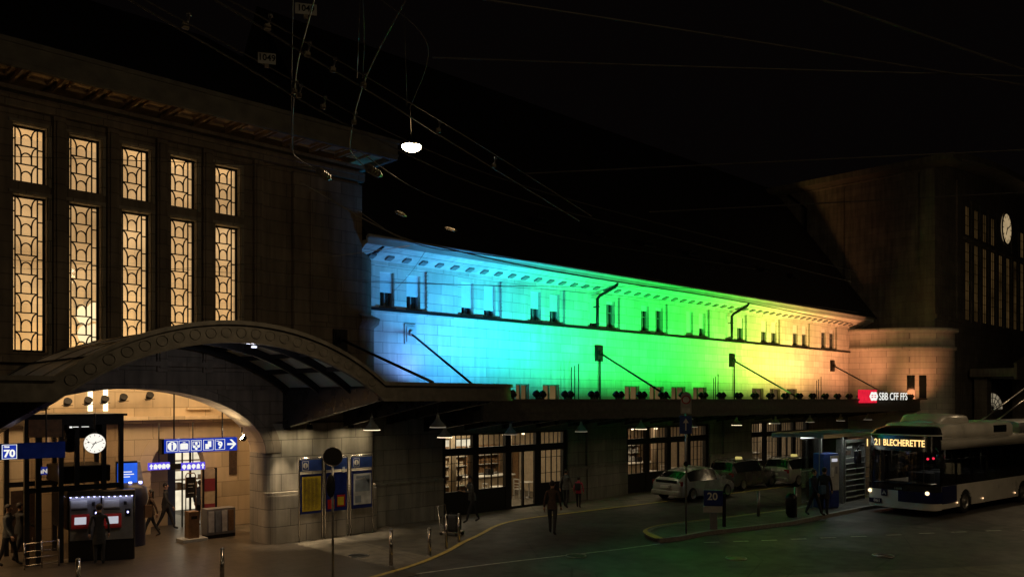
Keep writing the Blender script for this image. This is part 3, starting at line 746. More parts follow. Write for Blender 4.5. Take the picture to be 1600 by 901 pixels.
# ================================================================ WING
wing = thing('station_wing', 'long low stone wing washed in blue, green, yellow and orange light with paired upper windows', 'station building', (38, YF, 0))
WXa, WXb = 16.6, 58.3
pairs = [17.72 + 3.96 * k for k in range(10)]
dark = [(.42, .38), (.22, .2), (.42, .4), (.1, .88), (.8, .88), (.02, .35), (.03, .55), (.5, .5), (.6, .6), (.8, .8)]
uh = []
for p in pairs:
    for q in (p, p + 1.22): uh.append((q, q + .66, 8.13, 9.42))
mz_px = [(806, 827), (848, 874), (976, 999), (1015, 1037), (1049, 1071), (1083, 1104), (1175, 1193), (1203, 1219), (1229, 1245)]
mh = [(Fx(a, YF), Fx(b, YF), 4.6, 5.35) for a, b in mz_px]
bays = [(20.7, 28.1), (32.4, 39.8), (44.3, 51.7)]
up = MB().wall(WXa, WXb, 4.5, 10.1, YF, YF + .45, uh + mh)
mk('upper_wall', up, 'facade_stone', wing)
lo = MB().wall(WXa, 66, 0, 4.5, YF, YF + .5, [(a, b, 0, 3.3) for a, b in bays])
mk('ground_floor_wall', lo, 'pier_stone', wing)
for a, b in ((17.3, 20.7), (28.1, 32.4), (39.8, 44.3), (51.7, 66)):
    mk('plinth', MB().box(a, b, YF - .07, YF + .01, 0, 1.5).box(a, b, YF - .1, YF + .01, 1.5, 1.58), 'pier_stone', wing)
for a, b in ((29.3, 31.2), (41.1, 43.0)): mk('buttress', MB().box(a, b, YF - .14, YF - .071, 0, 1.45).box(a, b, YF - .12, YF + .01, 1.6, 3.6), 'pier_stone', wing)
sc2 = MB(); sc2.box(WXa, WXb, YF - .08, YF + .01, 7.88, 7.95)
mk('string_course', sc2, 'facade_stone', wing); mk('ledge_flashing', MB().box(WXa, WXb, YF - .16, YF + .01, 7.952, 8.05), 'black_iron', wing)
# piers between the pairs with serrated edges
prev = WXa
for k, p in enumerate(pairs + [WXb + 1]):
    a = prev; b = p - .27 if k < 10 else WXb
    if b - a > .2:
        pr_ = MB()
        pr_.box(a, b, YF - .10, YF + .01, 8.06, 9.615)
        z = 8.14
        while z < 9.55: pr_.box(a - .05, a + .001, YF - .14, YF - .03, z, z + .07); z += .15
        mk('pier', pr_, 'facade_stone', wing)
    prev = p + 2.15
fz = MB(); fz.box(WXa, WXb, YF - .16, YF + .01, 9.62, 9.75); fz.prism([(YF - .14, 9.75), (YF - .3, 9.8), (YF - .62, 9.92), (YF - .98, 10.14), (YF - .98, 10.2), (YF - .0, 10.2), (YF - .0, 9.75)], WXa - .15, WXb + .9, 'X')
mk('frieze', fz, 'facade_stone', wing)
ea = MB(); ea.box(WXa - .15, WXb + .9, YF - .97, YF + .4, 10.205, 10.28); ea.box(WXa - .15, WXb + .9, YF - 1.08, YF - .98, 10.14, 10.42)
mk('eave_soffit', ea, 'eave_paint', wing)
mk('gutter', MB().tube([(WXa - .15, YF - 1.12, 10.4), (WXb + .9, YF - 1.12, 10.4)], .075, 10), 'eave_paint', wing)
x = WXa + .3
while x < WXb + .6: mk('eave_bracket', MB().prism([(YF - .36, 9.76), (YF - .62, 9.85), (YF - .62, 9.93), (YF - .36, 9.83)], x, x + .26, 'X'), 'eave_bracket_paint', wing); x += .78
rz = 21.2
rw = MB(); rw.add([(WXa - .15, YF - 1.05, 10.43), (60.5, YF - 1.05, 10.43), (60.5, 32.4, rz), (WXa - .15, 32.4, rz), (WXa - .15, 40, 10.4), (60.5, 40, 10.4)], [(0, 1, 2, 3), (3, 2, 5, 4)])
mk('roof', rw, 'roof_tile', wing)
for k in range(7):
    px, py = [(843, 365), (932, 382), (1011, 397), (1080, 409), (1143, 422), (1195, 433), (1240, 442)][k]
    yy = 26.0; x = Fx(px, yy - .3); zr = 10.43 + (yy - YF + 1.05) * (rz - 10.43) / (32.4 - YF + 1.05)
    r_ = mk('roof_dormer', MB().prism([(x - .5 * math.cos(PI * t / 8), zr - .25 + .3 * math.sin(PI * t / 8)) for t in range(9)], yy - .5, yy + .6), 'roof_tile', wing)
    mk('pane', MB().prism([(x - .4 * math.cos(PI * t / 8), zr - .2 + .2 * math.sin(PI * t / 8)) for t in range(9)], yy - .53, yy - .505), 'car_glass', r_)
for k, p in enumerate(pairs):
    for j in (0, 1):
        a = p + 1.22 * j; b = a + .66; f = dark[k][j]; yg = YF + (.22 if k < 6 else .14); z0, z1 = 8.13, 9.42
        wn = MB(); t = .045
        wn.box(a, a + t, yg - .04, yg + .04, z0, z1); wn.box(b - t, b, yg - .04, yg + .04, z0, z1); wn.box(a + t, b - t, yg - .04, yg + .04, z0, z0 + t); wn.box(a + t, b - t, yg - .04, yg + .04, z1 - t, z1)
        mdx = (a + b) / 2; wn.box(mdx - .025, mdx + .025, yg - .04, yg + .04, z0 + t, z1 - t); wn.box(a + t, mdx - .025, yg - .03, yg + .03, 8.85, 8.885); wn.box(mdx + .025, b - t, yg - .03, yg + .03, 8.85, 8.885)
        wo = mk('window', wn, 'grey_panel', wing)
        mk('pane', MB().box(a + .03, b - .03, yg + .045, yg + .055, z0 + .03, z1 - .03), 'car_glass', wo)
        zb = z0 + (z1 - z0) * f
        if f < .95:
            bl = MB(); z = zb
            while z < z1 - .03: bl.box(a + .012, b - .012, yg - .075, yg - .05, z, min(z + .072, z1)); z += .075
            mk('blind', bl, 'white_blind', wo)
        if k in (3, 4, 6, 7, 8, 9) and f > .4:
            mk('curtain', MB().box(a + .05, a + .22, yg + .03, yg + .043, z0 + .05, min(zb, z1 - .05)), 'dim_amber', wo)
        mk('sill', MB().box(a - .04, b + .04, YF - .06, YF + .18, z0 - .05, z0 - .001), 'cornice', wo)
for k, (a, b, z0, z1) in enumerate(mh):
    fr = MB(); yg = YF + .16; t = .05
    fr.box(a, a + t, yg - .04, yg + .04, z0, z1); fr.box(b - t, b, yg - .04, yg + .04, z0, z1); fr.box(a + t, b - t, yg - .04, yg + .04, z1 - t, z1); fr.box((a + b) / 2 - .025, (a + b) / 2 + .025, yg - .04, yg + .04, z0, z1 - t)
    wo = mk('low_window', fr, 'cornice', wing)
    mk('pane', MB().box(a + .03, b - .03, yg + .045, yg + .055, z0, z1 - .03), 'dim_amber', wo)
for px in (930, 1140):
    x = Fx(px, YF - .1); dp = MB()
    dp.tube([(x + .62, YF - .95, 10.12), (x + .55, YF - .85, 9.95), (x + .1, YF - .3, 9.55), (x, YF - .24, 9.4), (x, YF - .24, 8.7), (x, YF - .24, 8.06)], .075, 10)
    mk('thin_pipe', MB().cyl((Fx(px + 5, YF), YF - .1, 4.62), (Fx(px + 5, YF), YF - .1, 6.6), .04), 'dark_metal', wing)
    for z in (9.0, 8.2): dp.cyl((x, YF - .24, z), (x, YF - .24, z + .06), .1); dp.box(x - .02, x + .02, YF - .2, YF, z, z + .05)
    mk('downpipe', dp, 'dark_metal', wing)
dp = MB(); dp.tube([(WXa + .6, YF - .95, 10.2), (WXa + .5, YF - .7, 10.0), (WXa + .25, YF - .4, 9.9), (WXa + .2, YF - .3, 9.5)], .09, 10); mk('downpipe', dp, 'dark_metal', wing)
# thin vent pipes that stand on the canopy roof
vp = [(893, 573), (898, 571), (904, 568), (1115, 590), (1118, 588), (1122, 584), (1276, 594), (1279, 592), (1283, 588)]
for k, (px, py) in enumerate(vp):
    x = Fx(px, 24.6); zt = Fz(px, py, 24.6)
    tag(mk('vent_pipe', MB().cyl((0, 0, 0), (0, 0, zt - 4.6), .022), 'dark_metal', None, loc=(x, 24.6, 4.6), world=False), '%s thin upright pipe of three on the canopy roof before the %s wall' % (['shortest', 'middle', 'tallest'][k % 3], ['green', 'yellow green', 'orange'][k // 3]), 'pipe', 'thin pipes standing on the canopy roof')
# shop fronts
def shopfront(a, b):
    f = MB(); y = YF + .12; W = b - a; n = 4; s = W / n
    ztr0, ztr1, zg = 2.72, 3.22, .98
    f.box(a, b, y, y + .14, 3.22, 3.3); f.box(a, b, y - .03, y + .14, 2.42, 2.72)
    for k in range(n + 1):
        x = a + k * s; f.box(x - (.16 if 0 < k < n else .02), x + (.16 if 0 < k < n else .02), y - .02, y + .16, 0, 3.3)
    f.box(a, a + .24, y - .02, y + .16, 0, 3.3); f.box(b - .24, b, y - .02, y + .16, 0, 3.3)
    for k in range(n):
        x0 = a + k * s + (.16 if k else .24); x1 = a + (k + 1) * s - (.16 if k < n - 1 else .24)
        for j in range(1, 5): xx = sm(x0, x1, j / 5); f.box(xx - .012, xx + .014, y + .03, y + .07, 2.72, 3.22)
        if k != 2:
            f.box(x0, x1, y, y + .1, 0, zg)
            for j in range(1, 4): xx = sm(x0, x1, j / 4); w_ = .026 if j == 2 else .012; f.box(xx - w_, xx + w_, y + .03, y + .07, zg, 2.42)
            for z in (1.4, 2.1): f.box(x0, x1, y + .04, y + .06, z, z + .022)
        else:
            xx = sm(x0, x1, .5); f.box(xx - .045, xx + .045, y, y + .1, 0, 2.42); f.box(x0, x0 + .05, y, y + .1, 0, 2.42); f.box(x1 - .05, x1, y, y + .1, 0, 2.42)
            f.box(x0, x1, y, y + .1, 0, .1)
    fo = mk('shop_front', f, 'black_iron', wing)
    mk('pane', MB().add([(a + .02, y + .1, .02), (b - .02, y + .1, .02), (b - .02, y + .1, 3.28), (a + .02, y + .1, 3.28)], [(0, 1, 2, 3)]), 'clear_glass', fo)
for a, b in bays: shopfront(a, b)
rm = MB(); rm.box(19.5, 20.4, YF + .5, 31.2, 0, 3.6); rm.box(19.5, 55, 31.2, 31.3, 0, 3.6); rm.box(53.5, 53.6, YF + .5, 31.2, 0, 3.6); rm.box(20.4, 53.5, YF + .5, 31.2, 3.6, 3.65)
for x in (30.0, 42.0): rm.box(x, x + .2, YF + .5, 31.2, 0, 3.6)
for x in (23.4, 26.8, 35, 38.2, 47, 50.2): rm.cyl((x, 27.9, 0), (x, 27.9, 3.6), .17, .15, 12)
mk('shop_interior', rm, 'beige', wing)
for i, (a, b) in enumerate(bays):
    col = [(1, .82, .55), (1, .76, .5), (1, .84, .62)][i]
    light('AREA', 'shop_light', ((a + b) / 2, 28.4, 3.5), [210, 130, 140][i], col, wing, ((a + b) / 2, 28.4, 0), sizes=(6.5, 3.6))
    light('AREA', 'shop_wall_light', ((a + b) / 2, 29.6, 3.3), [50, 36, 36][i], col, wing, ((a + b) / 2, 31.2, 1.6), sizes=(6, .3))

# ================================================================ MAIN HALL (right)
XS, YS = 60.0, 20.35
mh_ = thing('main_hall', 'tall dark hall with low gabled eave, wall clock and dim amber window strips, far right', 'station hall', (76, YS, 0))
wins = [(66.05 + 2.0 * k, 66.95 + 2.0 * k) for k in range(11)]
hl = [(a, b, 10.5, 16.25) for a, b in wins] + [(a, b, 16.75, 18.9) for a, b in wins if not (73.4 < a < 78.5)]
hl.append((69.4, 74.8, 3.8, 3.801))
fw = MB().wall(XS, 92, 0, 20.9, YS, YS + .6, hl[:-1]); fw.prism([(XS, 20.9), (76, 22.1), (92, 20.9)], YS, YS + .6)
mk('front_wall', fw, 'main_stone', mh_)
sw = MB().box(XS, XS + .6, YS + .6, 36, 0, 20.9); mk('side_wall', sw, 'main_stone', mh_)
sp = MB(); sp.box(XS - .12, XS, YS + .0, YS + 1.0, 9.6, 20.6); sp.box(XS - .1, XS, 26.2, 26.6, 9, 20.6); sp.box(XS - .25, XS, YS + 1.0, 36, 20.4, 20.9)
sp.box(XS - .12, XS + 5.5, YS - .12, YS, 10.2, 10.5); sp.box(64.0, 64.5, YS - .12, YS, 10.5, 20.4)
for a, b in wins: sp.box(b + .3, b + .75, YS - .06, YS, 10.4, 19.4)
sp.box(XS + 5.5, 92, YS - .25, YS, 16.3, 16.55)
mk('wall_trim', sp, 'main_stone', mh_)
ev = MB(); e0 = XS - 1.63; y0 = YS - 1.63
gz = lambda x: 20.75 + 1.35 * (1 - ((x - 76) / (76 - e0)) ** 2)
gx = [e0 + (76 - e0) * 2 * i / 20 for i in range(21)]
for a, b in zip(gx, gx[1:]):
    ev.add([(a, y0, gz(a) - .25), (b, y0, gz(b) - .25), (b, YS + .3, gz(b) - .25), (a, YS + .3, gz(a) - .25), (a, y0, gz(a) + .15), (b, y0, gz(b) + .15), (b, YS + .3, gz(b) + .15), (a, YS + .3, gz(a) + .15)], [(3, 2, 1, 0), (4, 5, 6, 7), (0, 1, 5, 4)])
ev.box(e0, XS + .1, YS + .3, 36.5, 20.5, 20.9); ev.box(e0, XS + .1, y0 + .01, YS + .3, 20.51, 20.89)
mk('eave', ev, 'main_stone', mh_)
rf = MB(); rf.add([(e0, y0, 20.92), (e0, 38, 20.92), (76, 38, 27), (76, 26, 27), (94, 38, 20.92), (94, y0, 20.92)], [(0, 3, 2, 1), (5, 4, 2, 3), (0, 5, 3)])
rf.v = [(x, y, z if z > 21 else 20.92) for x, y, z in rf.v]
mk('roof', MB().add([(e0 + .3, 24, 20.92), (e0 + .3, 38, 20.92), (76, 38, 22.0), (76, 24, 22.0), (94, 38, 20.92), (94, 24, 20.92)], [(0, 3, 2, 1), (5, 4, 2, 3)]), 'roof_tile', mh_)
for a, b in wins:
    for c, d in ((10.5, 16.25), (16.75, 18.9)):
        if c > 16 and 73.4 < a < 78.5: continue
        f = MB(); yg = YS + .02
        f.box(a, a + .05, yg - .01, yg + .05, c, d); f.box(b - .05, b, yg - .01, yg + .05, c, d)
        nr = int((d - c) / .7)
        for j in range(nr + 1): z = c + (d - c - .04) * j / nr; f.box(a + .06, b - .06, yg - .008, yg + .019, z, z + .035)
        f.box((a + b) / 2 - .02, (a + b) / 2 + .02, yg - .007, yg + .018, c, d)
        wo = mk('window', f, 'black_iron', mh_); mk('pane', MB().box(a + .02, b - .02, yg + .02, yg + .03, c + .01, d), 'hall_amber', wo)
cx_, cz_ = 75.8, 18.55
ck = mk('clock', MB().cyl((cx_, YS - .1, cz_), (cx_, YS, cz_), 1.2, n=40), 'dim_amber', mh_); ck.data.materials[0] = M['clock_amber']
hd = MB(); hd.tube([(cx_ + 1.25 * math.cos(t * PI / 20), YS - .1, cz_ + 1.25 * math.sin(t * PI / 20)) for t in range(40)], .06, 6, True)
for k in range(12):
    t = k * PI / 6; m_ = Matrix.Translation((cx_, 0, cz_)) @ Matrix.Rotation(t, 4, 'Y'); hd.box(-.03, .03, YS - .125, YS - .105, .9, 1.12, m_)
for ang, L, w_ in ((R(213), .62, .06), (R(66), .95, .04)):
    m_ = Matrix.Translation((cx_, 0, cz_)) @ Matrix.Rotation(ang, 4, 'Y'); hd.box(-w_, w_, YS - .15, YS - .13, -.15, L, m_)
mk('clock_hands', hd, 'black_iron', ck)
lu = MB(); pts = [(72.1 - 2.7 * math.cos(PI * t / 20), 3.9 + 1.25 * math.sin(PI * t / 20)) for t in range(21)]
lo_ = mk('lunette_window', lu.prism(pts, YS - .05, YS - .02), 'lunette', mh_)
lb = MB()
for k in range(1, 8): t = PI * k / 8; lb.tube([(72.1, YS - .08, 3.9), (72.1 - 2.7 * math.cos(t), YS - .08, 3.9 + 1.25 * math.sin(t))], .03, 4)
for s_ in (.4, .72): lb.tube([(72.1 - 2.7 * s_ * math.cos(PI * t / 16), YS - .08, 3.9 + 1.25 * s_ * math.sin(PI * t / 16)) for t in range(17)], .03, 4)
mk('glazing_bar', lb, 'black_iron', lo_)
mk('entrance_porch', MB().box(66, 92, 17.2, YS - .3, 6.3, 6.9).box(66, 92, 17.0, 17.2, 6.1, 7.2).box(67, 68, 19.2, YS - .3, 0, 6.3).box(76.5, 78, 19.2, YS - .3, 0, 6.3).prism([(66, 7.2), (74, 8.9), (92, 9.5), (92, 7.2)], 17.1, 17.3), 'main_stone', mh_)
mk('downpipe', MB().tube([(XS - .3, 30.9, 20.4), (XS - .12, 29.6, 19.2), (XS - .12, 29.6, 8)], .1, 8), 'black_iron', mh_)
# rounded bay
bay = MB(); bc = (61.5, YF); BA, BB = 4.0, 5.55
def bring(e, z0, z1, e1=None):
    e1 = e if e1 is None else e1; P0 = []; P1 = []
    for k in range(25):
        t = PI + k / 24 * PI * .62; P0.append((bc[0] + (BA + e) * math.cos(t), bc[1] + (BB + e) * math.sin(t), z0)); P1.append((bc[0] + (BA + e1) * math.cos(t), bc[1] + (BB + e1) * math.sin(t), z1))
    bay.add(P0 + P1, [(i, i + 1, 26 + i, 25 + i) for i in range(24)], True)
bring(0, 0, 8.05); bring(0, 8.05, 8.1, .12); bring(.12, 8.1, 8.3); bring(.12, 8.3, 8.32, 0); bring(0, 8.32, 9.25); bring(0, 9.25, 9.35, .25); bring(.25, 9.35, 9.55); bring(.25, 9.55, 9.56, -1)
mk('round_bay', bay, 'facade_stone', mh_)
for px in (1423, 1441):
    d0 = None
    for k in range(200):
        t = PI + k / 200 * PI * .6; x = bc[0] + BA * math.cos(t); y = bc[1] + BB * math.sin(t); d = dep(x, y); p = CX + FOC * (RGT[0] * x + RGT[1] * y) / d
        if p >= px: break
    ang = math.atan2(-BA * math.sin(t) * 0 + BB * math.cos(t), -BA * math.sin(t))
    m_ = Matrix.Translation((x, y, 0)) @ Matrix.Rotation(ang, 4, 'Z')
    mk('bay_window', MB().box(-.24, .24, -.04, .1, 4.75, 6.3, m_).box(-.28, .28, -.08, .1, 4.67, 4.74, m_), 'car_glass', mh_)
# ================================================================ FLOODLIGHTS that colour the wing
STOPS = [(15, (.12, .20, 1)), (18.6, (.08, .29, 1)), (20.8, (.04, .46, 1)), (23.2, (.03, .70, .90)), (25.6, (.03, .86, .55)), (28.5, (.03, .95, .26)), (31.5, (.03, .98, .14)), (36.5, (.02, .95, .08)), (40, (.13, 1, .08)), (42.5, (.38, 1, .10)), (45.3, (.8, .92, .14)), (48, (1, .68, .16)), (51.5, (1, .48, .17)), (55, (.95, .33, .14)), (64, (.8, .26, .12))]
def rain(x):
    for (a, ca), (b, cb) in zip(STOPS, STOPS[1:]):
        if x <= b: t = max(0, (x - a) / (b - a)); return tuple(sm(p, q, t) for p, q in zip(ca, cb))
    return STOPS[-1][1]
def flood():
    o = thing('floodlight', '', 'floodlight', (0, 0, 0), 0, 'pairs of floodlights along the canopy edge')
    for s_ in (-1, 1):
        mk('lamp_head', MB().lathe([(.0, -.1), (.11, -.09), (.135, .02), (.135, .1), (.1, .1)], (0, 0, 0), 14, Matrix.Translation((s_ * .165, 0, .17)) @ Matrix.Rotation(R(-50), 4, 'X')), 'black_iron', o, world=False)
    mk('bracket', MB().box(-.2, .2, -.04, .04, 0, .05).cyl((0, 0, .03), (0, 0, .14), .03).box(-.17, .17, -.02, .02, .12, .15), 'black_iron', o, world=False)
    return o
FX0 = 20.45; fproto = None; k = 0; x = FX0
order = ['first', 'second', 'third', 'fourth', 'fifth', 'sixth', 'seventh', 'eighth', 'ninth', 'tenth', 'eleventh', 'twelfth', 'thirteenth', 'fourteenth', 'fifteenth', 'sixteenth', 'seventeenth', 'eighteenth', 'nineteenth', 'twentieth', 'twenty-first', 'twenty-second', 'twenty-third', 'twenty-fourth']
while x < 55.8:
    o = flood() if fproto is None else dup(fproto, (x, YC + .22, 4.7))
    if fproto is None: fproto = o; o.location = (x, YC + .22, 4.7); OFF[o] = Vector(o.location)
    o['label'] = 'black floodlight pair on the long canopy edge, %s from the rounded corner' % order[k]
    k += 1; x += 1.553
for i in range(22):
    x = 18.3 + i * 1.8 if i else 19.5; 
    light('SPOT', 'floodlight_beam', (x, YC + .45 if x > 19.4 else 22.2, 5.05), (1180 if x < 51 else 680), rain(x), None, (x + (1.0 if i == 0 else .2), YF, 8.3), R(98), 1.0, .25)
for i, px in enumerate((1421, 1438, 1453)):
    xx = Fx(px + 3, YC + .22); o = dup(fproto, (xx, YC + .22, 4.7)); o['label'] = 'black floodlight pair before the round bay, %s right of the red sign' % ['first', 'second', 'third'][i]
# ================================================================ STREET LAMPS
def street_lamp(loc, label, e, col=(1, .70, .38), sp=.16):
    o = thing('street_lamp', label, 'street lamp', loc, 0, 'street lamps hung over the square')
    mk('housing', MB().lathe([(0, .22), (.1, .22), (.16, .12), (.3, .02), (.31, -.02), (.29, -.02)], n=18), 'dark_metal', o, world=False)
    mk('glass_bowl', MB().lathe([(.27, -.02), (.26, -.08), (.18, -.13), (0, -.15)], n=36), 'lamp_white_hot', o, world=False)
    mk('hook', MB().cyl((0, 0, .2), (0, 0, .42), .02), 'dark_metal', o, world=False)
    l = light('SPOT', 'lamp_light', Vector(loc) + Vector((0, 0, -.35)), e, col, o, Vector(loc) + Vector((0, 0, -5)), R(158), .55, .2)
    light('POINT', 'lamp_spill', Vector(loc) + Vector((0, 0, -.45)), e * sp, col, o, radius=.2)
    return o
LP = Pd(643, 227, 17.0)
street_lamp(LP, 'glaring warm street lamp hanging from wires above the entrance canopy', 440, sp=.2).scale = (.72, .72, .8)
street_lamp((33.5, 3.2, 9.6), 'added warm street lamp, out of view over the road beyond the right edge', 320, sp=.3)  # unseen lamp, added to light the bus and the road
street_lamp((50, 10.8, 9.8), 'added warm street lamp, out of view over the road far beyond the right edge', 160, sp=1.6)  # added out of view to light the far hall's side wall
street_lamp((3.5, -7, 10.5), 'added warm street lamp, out of view over the square behind the viewpoint', 200, sp=.75)  # added behind the camera so wires and number plates catch light
street_lamp((-7, 15, 9.6), 'added warm street lamp, out of view over the square beyond the left edge', 160)  # one more added lamp, unseen on the left

light('SPOT', 'floodlight_beam', (19.0, 24.3, 5.1), 200, (.22, .36, 1), None, (18.8, YF, 7.6), R(120), 1.0, .2)  # extra light added close to the blue end of the wall, no fixture
light('SPOT', 'bay_floodlight_beam', (57.2, 19.8, 5.0), 230, (1, .36, .14), None, (59.4, 21.8, 7.0), R(95), 1.0, .4)
# ================================================================ HANGING LAMPS
def pendant(loc, label, lit):
    o = thing('pendant_lamp', label, 'pendant lamp', loc, 0, 'bell shaped lamps hung under the canopies')
    mk('lamp_shade', MB().lathe([(.05, .34), (.06, .24), (.10, .16), (.22, .02), (.27, -.06), (.255, -.06), (.19, .03)], n=18), 'enamel', o, world=False)
    mk('bulb', MB().lathe([(.0, .1), (.14, .04), (.2, -.02), (.0, -.05)], n=12), 'lamp_warm' if lit else 'lamp_dim', o, world=False)
    mk('rim', MB().tube([(.262 * math.cos(t * PI / 10), .262 * math.sin(t * PI / 10), -.065) for t in range(20)], .009 if lit > 15 else .004, 5, True), 'lamp_warm' if lit > 15 else 'lamp_dim', o, world=False)
    mk('stem', MB().cyl((0, 0, .3), (0, 0, .95), .018), 'dark_metal', o, world=False)
    if lit: light('SPOT', 'lamp_light', Vector(loc) + Vector((0, 0, -.08)), lit, (1, .78, .5), o, Vector(loc) + Vector((0, 0, -3)), R(130), .8, .06)
    return o
yl = 22.9
pendant((Fx(581, 22.0), 22.0, Fz(581, 668, 22.0)), 'bell lamp with a bright rim above the white framed map board', 30)
pendant((Fx(684, 21.0), 21.0, Fz(684, 664, 21.0)), 'warm rimmed bell lamp, higher one of the two before the left shop front', 14)
names = ['bluish bell lamp, lower of the two at the left edge of the first shop front', 'blue tinted bell lamp over the door of the first shop front', 'teal tinted bell lamp over the right end of the first shop front', 'green tinted bell lamp over the left end of the second shop front', 'bell lamp behind the tall signpost with the blue arrow', 'green bell lamp with a lit rim right of the second shop front', 'green tinted bell lamp above the dark estate car', 'yellowish bell lamp above the silver estate car', 'small bell lamp above the bus shelter', 'smallest bell lamp, just above the front corner of the bus']
for i, nm in enumerate(names):
    x = 18.0 + 4.12 * i if i else 17.9
    if i == 0: x = Fx(695, yl)
    pendant((x, yl, 3.4), nm, {0: 16, 3: 22, 5: 34}.get(i, 15))
# spotlights fixed at the hall arch and the poster wall
def spot_fix(loc, label, tgt, e, sz, col=(1, .78, .5), r=.12):
    o = thing('wall_spotlight', label, 'spotlight', loc)
    d = (Vector(tgt) - Vector(loc)).normalized(); q = d.to_track_quat('-Z', 'Y').to_matrix().to_4x4()
    mk('lamp_head', MB().lathe([(0, .16), (r * .7, .14), (r, .0), (r * .92, .0), (r * .9, .03)], n=14, m=q), 'black_iron', o, world=False)
    mk('lens', MB().lathe([(0, .035), (r * .9, .03)], n=14, m=q), 'lamp_white_hot', o, world=False)
    mk('bracket', MB().cyl((0, 0, .1), (0, .0, .32), .02), 'black_iron', o, world=False)
    light('SPOT', 'lamp_light', Vector(loc) + d * .05, e, col, o, tgt, R(sz), .8, .05); return o
spot_fix((Fx(378, 25.2), 25.2, Fz(378, 682, 25.2)), 'black spotlight with a bright face at the right foot of the stone arch', (10.2, 25.3, 5.1), 60, 110)
for i, (x, nm) in enumerate(((13.35, 'left of the poster boards'), (14.15, 'above the yellow timetable'), (15.75, 'above the middle board'), (16.5, 'above the map board'))):
    spot_fix((x, YH - .5, 3.72), 'small black downlight on the poster wall, ' + nm, (x + .05, YH - .25, 0), [300, 200, 300, 200][i], 52)
for i, (px, py) in enumerate(((389, 535), (397, 541))):
    p = Pd(px, py, 21.5)
    o = thing('vault_spotlight', ['upper of the two small white lamps inside the glazed canopy vault', 'lower of the two small white lamps inside the glazed canopy vault'][i], 'lamp', p)
    mk('lens', MB().cyl((0, 0, -.03), (0, 0, 0), .07, n=12), 'lamp_cool', o, world=False); mk('housing', MB().cyl((0, 0, .005), (0, 0, .14), .08, n=12), 'dark_metal', o, world=False)
light('POINT', 'vault_lamp', Pd(393, 541, 21.2), 42, (.9, .9, 1), mq, radius=.1)

# ================================================================ STATION SIGN
sg = thing('station_sign', 'red box with a white emblem and white letters reading SBB CFF FFS on the canopy', 'sign', (Fx(1342, YC - .05), YC - .05, 4.72))
xa, xb = Fx(1343, YC - .05), Fx(1367.5, YC - .05); zt = Fz(1355, 608.5, YC - .05); zb = Fz(1355, 629, YC - .05)
mk('red_box', MB().box(xa, xb, YC - .15, YC + .05, zb, zt), 'sign_red', sg)
cxx = Fx(1361, YC); czz = (zt + zb) / 2; q = MB(); k_ = .25
def yb(a, b, c, d): q.box(cxx + a, cxx + b, YC - .19, YC - .152, czz + c, czz + d)
yb(-.5, .5, -.035, .035); yb(-.04, .04, -.24, .24)
for s_ in (-1, 1):
    for t_ in (-1, 1):
        q.prism([(cxx + s_ * .6, czz), (cxx + s_ * .34, czz + t_ * .26), (cxx + s_ * .22, czz + t_ * .26), (cxx + s_ * .44, czz)], YC - .19, YC - .152)
        q.box(min(cxx + s_ * .12, cxx + s_ * .3), max(cxx + s_ * .12, cxx + s_ * .3), YC - .19, YC - .152, czz + (.09 if t_ > 0 else -.26), czz + (.26 if t_ > 0 else -.09))
mk('emblem', q, 'sign_white', sg)
x1 = Fx(1370, YC); x2 = Fx(1414, YC)
tb = textmb('SBB CFF FFS', .66, facing(((x1 + x2) / 2, YC - .15, czz - .02)), .004, .004, 1.02)
wv = [v[0] for v in tb.v]; s0 = (x2 - x1) / (max(wv) - min(wv)); mid = (max(wv) + min(wv)) / 2
tb.v = [((v[0] - mid) * s0 + (x1 + x2) / 2, v[1], v[2]) for v in tb.v]
mk('lettering', tb, 'sign_white', sg); mk('support', MB().box(xa, x2, YC - .02, YC + .04, 4.60, 4.72), 'black_iron', sg)

# ================================================================ PLATFORM SIGNS IN THE ARCH
def plane_box(mb, c, w, h, y0, y1): mb.box(c[0] - w / 2, c[0] + w / 2, y0, y1, c[1] - h / 2, c[1] + h / 2)
ys = 25.2
s9 = thing('direction_sign', 'long lit blue sign with info, luggage, ticket pictograms, a 9 and an arrow', 'sign', (Fx(312, ys), ys, Fz(312, 695, ys)))
xa, xb = Fx(256, ys), Fx(370.5, ys); zt = Fz(312, 684.5, ys); zb = Fz(312, 705.5, ys); cz = (zt + zb) / 2; hh = zt - zb
mk('sign_box', MB().box(xa, xb, ys, ys + .22, zb, zt), 'sign_blue', s9)
mk('end_cap', MB().box(xa - .06, xa - .001, ys - .02, ys + .24, zb - .02, zt + .02), 'black_iron', s9)
ic = MB(); yq = ys - .006; yr = ys - .012
def fr(cx, cz, w_, h_, t_=.012):
    for a, b, c, d in ((-w_ / 2, w_ / 2, h_ / 2 - t_, h_ / 2), (-w_ / 2, w_ / 2, -h_ / 2, -h_ / 2 + t_), (-w_ / 2, -w_ / 2 + t_, -h_ / 2, h_ / 2), (w_ / 2 - t_, w_ / 2, -h_ / 2, h_ / 2)):
        ic.box(cx + a, cx + b, yr, yq, cz + c, cz + d)
def disc(mb, cx, cz, r, y0, y1, n=20): mb.prism([(cx + r * math.cos(2 * PI * i / n), cz + r * math.sin(2 * PI * i / n)) for i in range(n)], y0, y1)
px_c = [268.7, 287.5, 306.5, 325.5, 343.5]; S = hh * .78
cs = [Fx(p, ys) for p in px_c]
for c in cs: fr(c, cz, S, S)
disc(ic, cs[0], cz, S * .42, yr, yq)
ic.prism([(cs[1] - S * .36, cz - S * .34), (cs[1] + S * .36, cz - S * .34), (cs[1] + S * .38, cz + S * .16), (cs[1] + S * .26, cz + S * .24), (cs[1] - S * .26, cz + S * .24), (cs[1] - S * .38, cz + S * .16)], yr, yq)
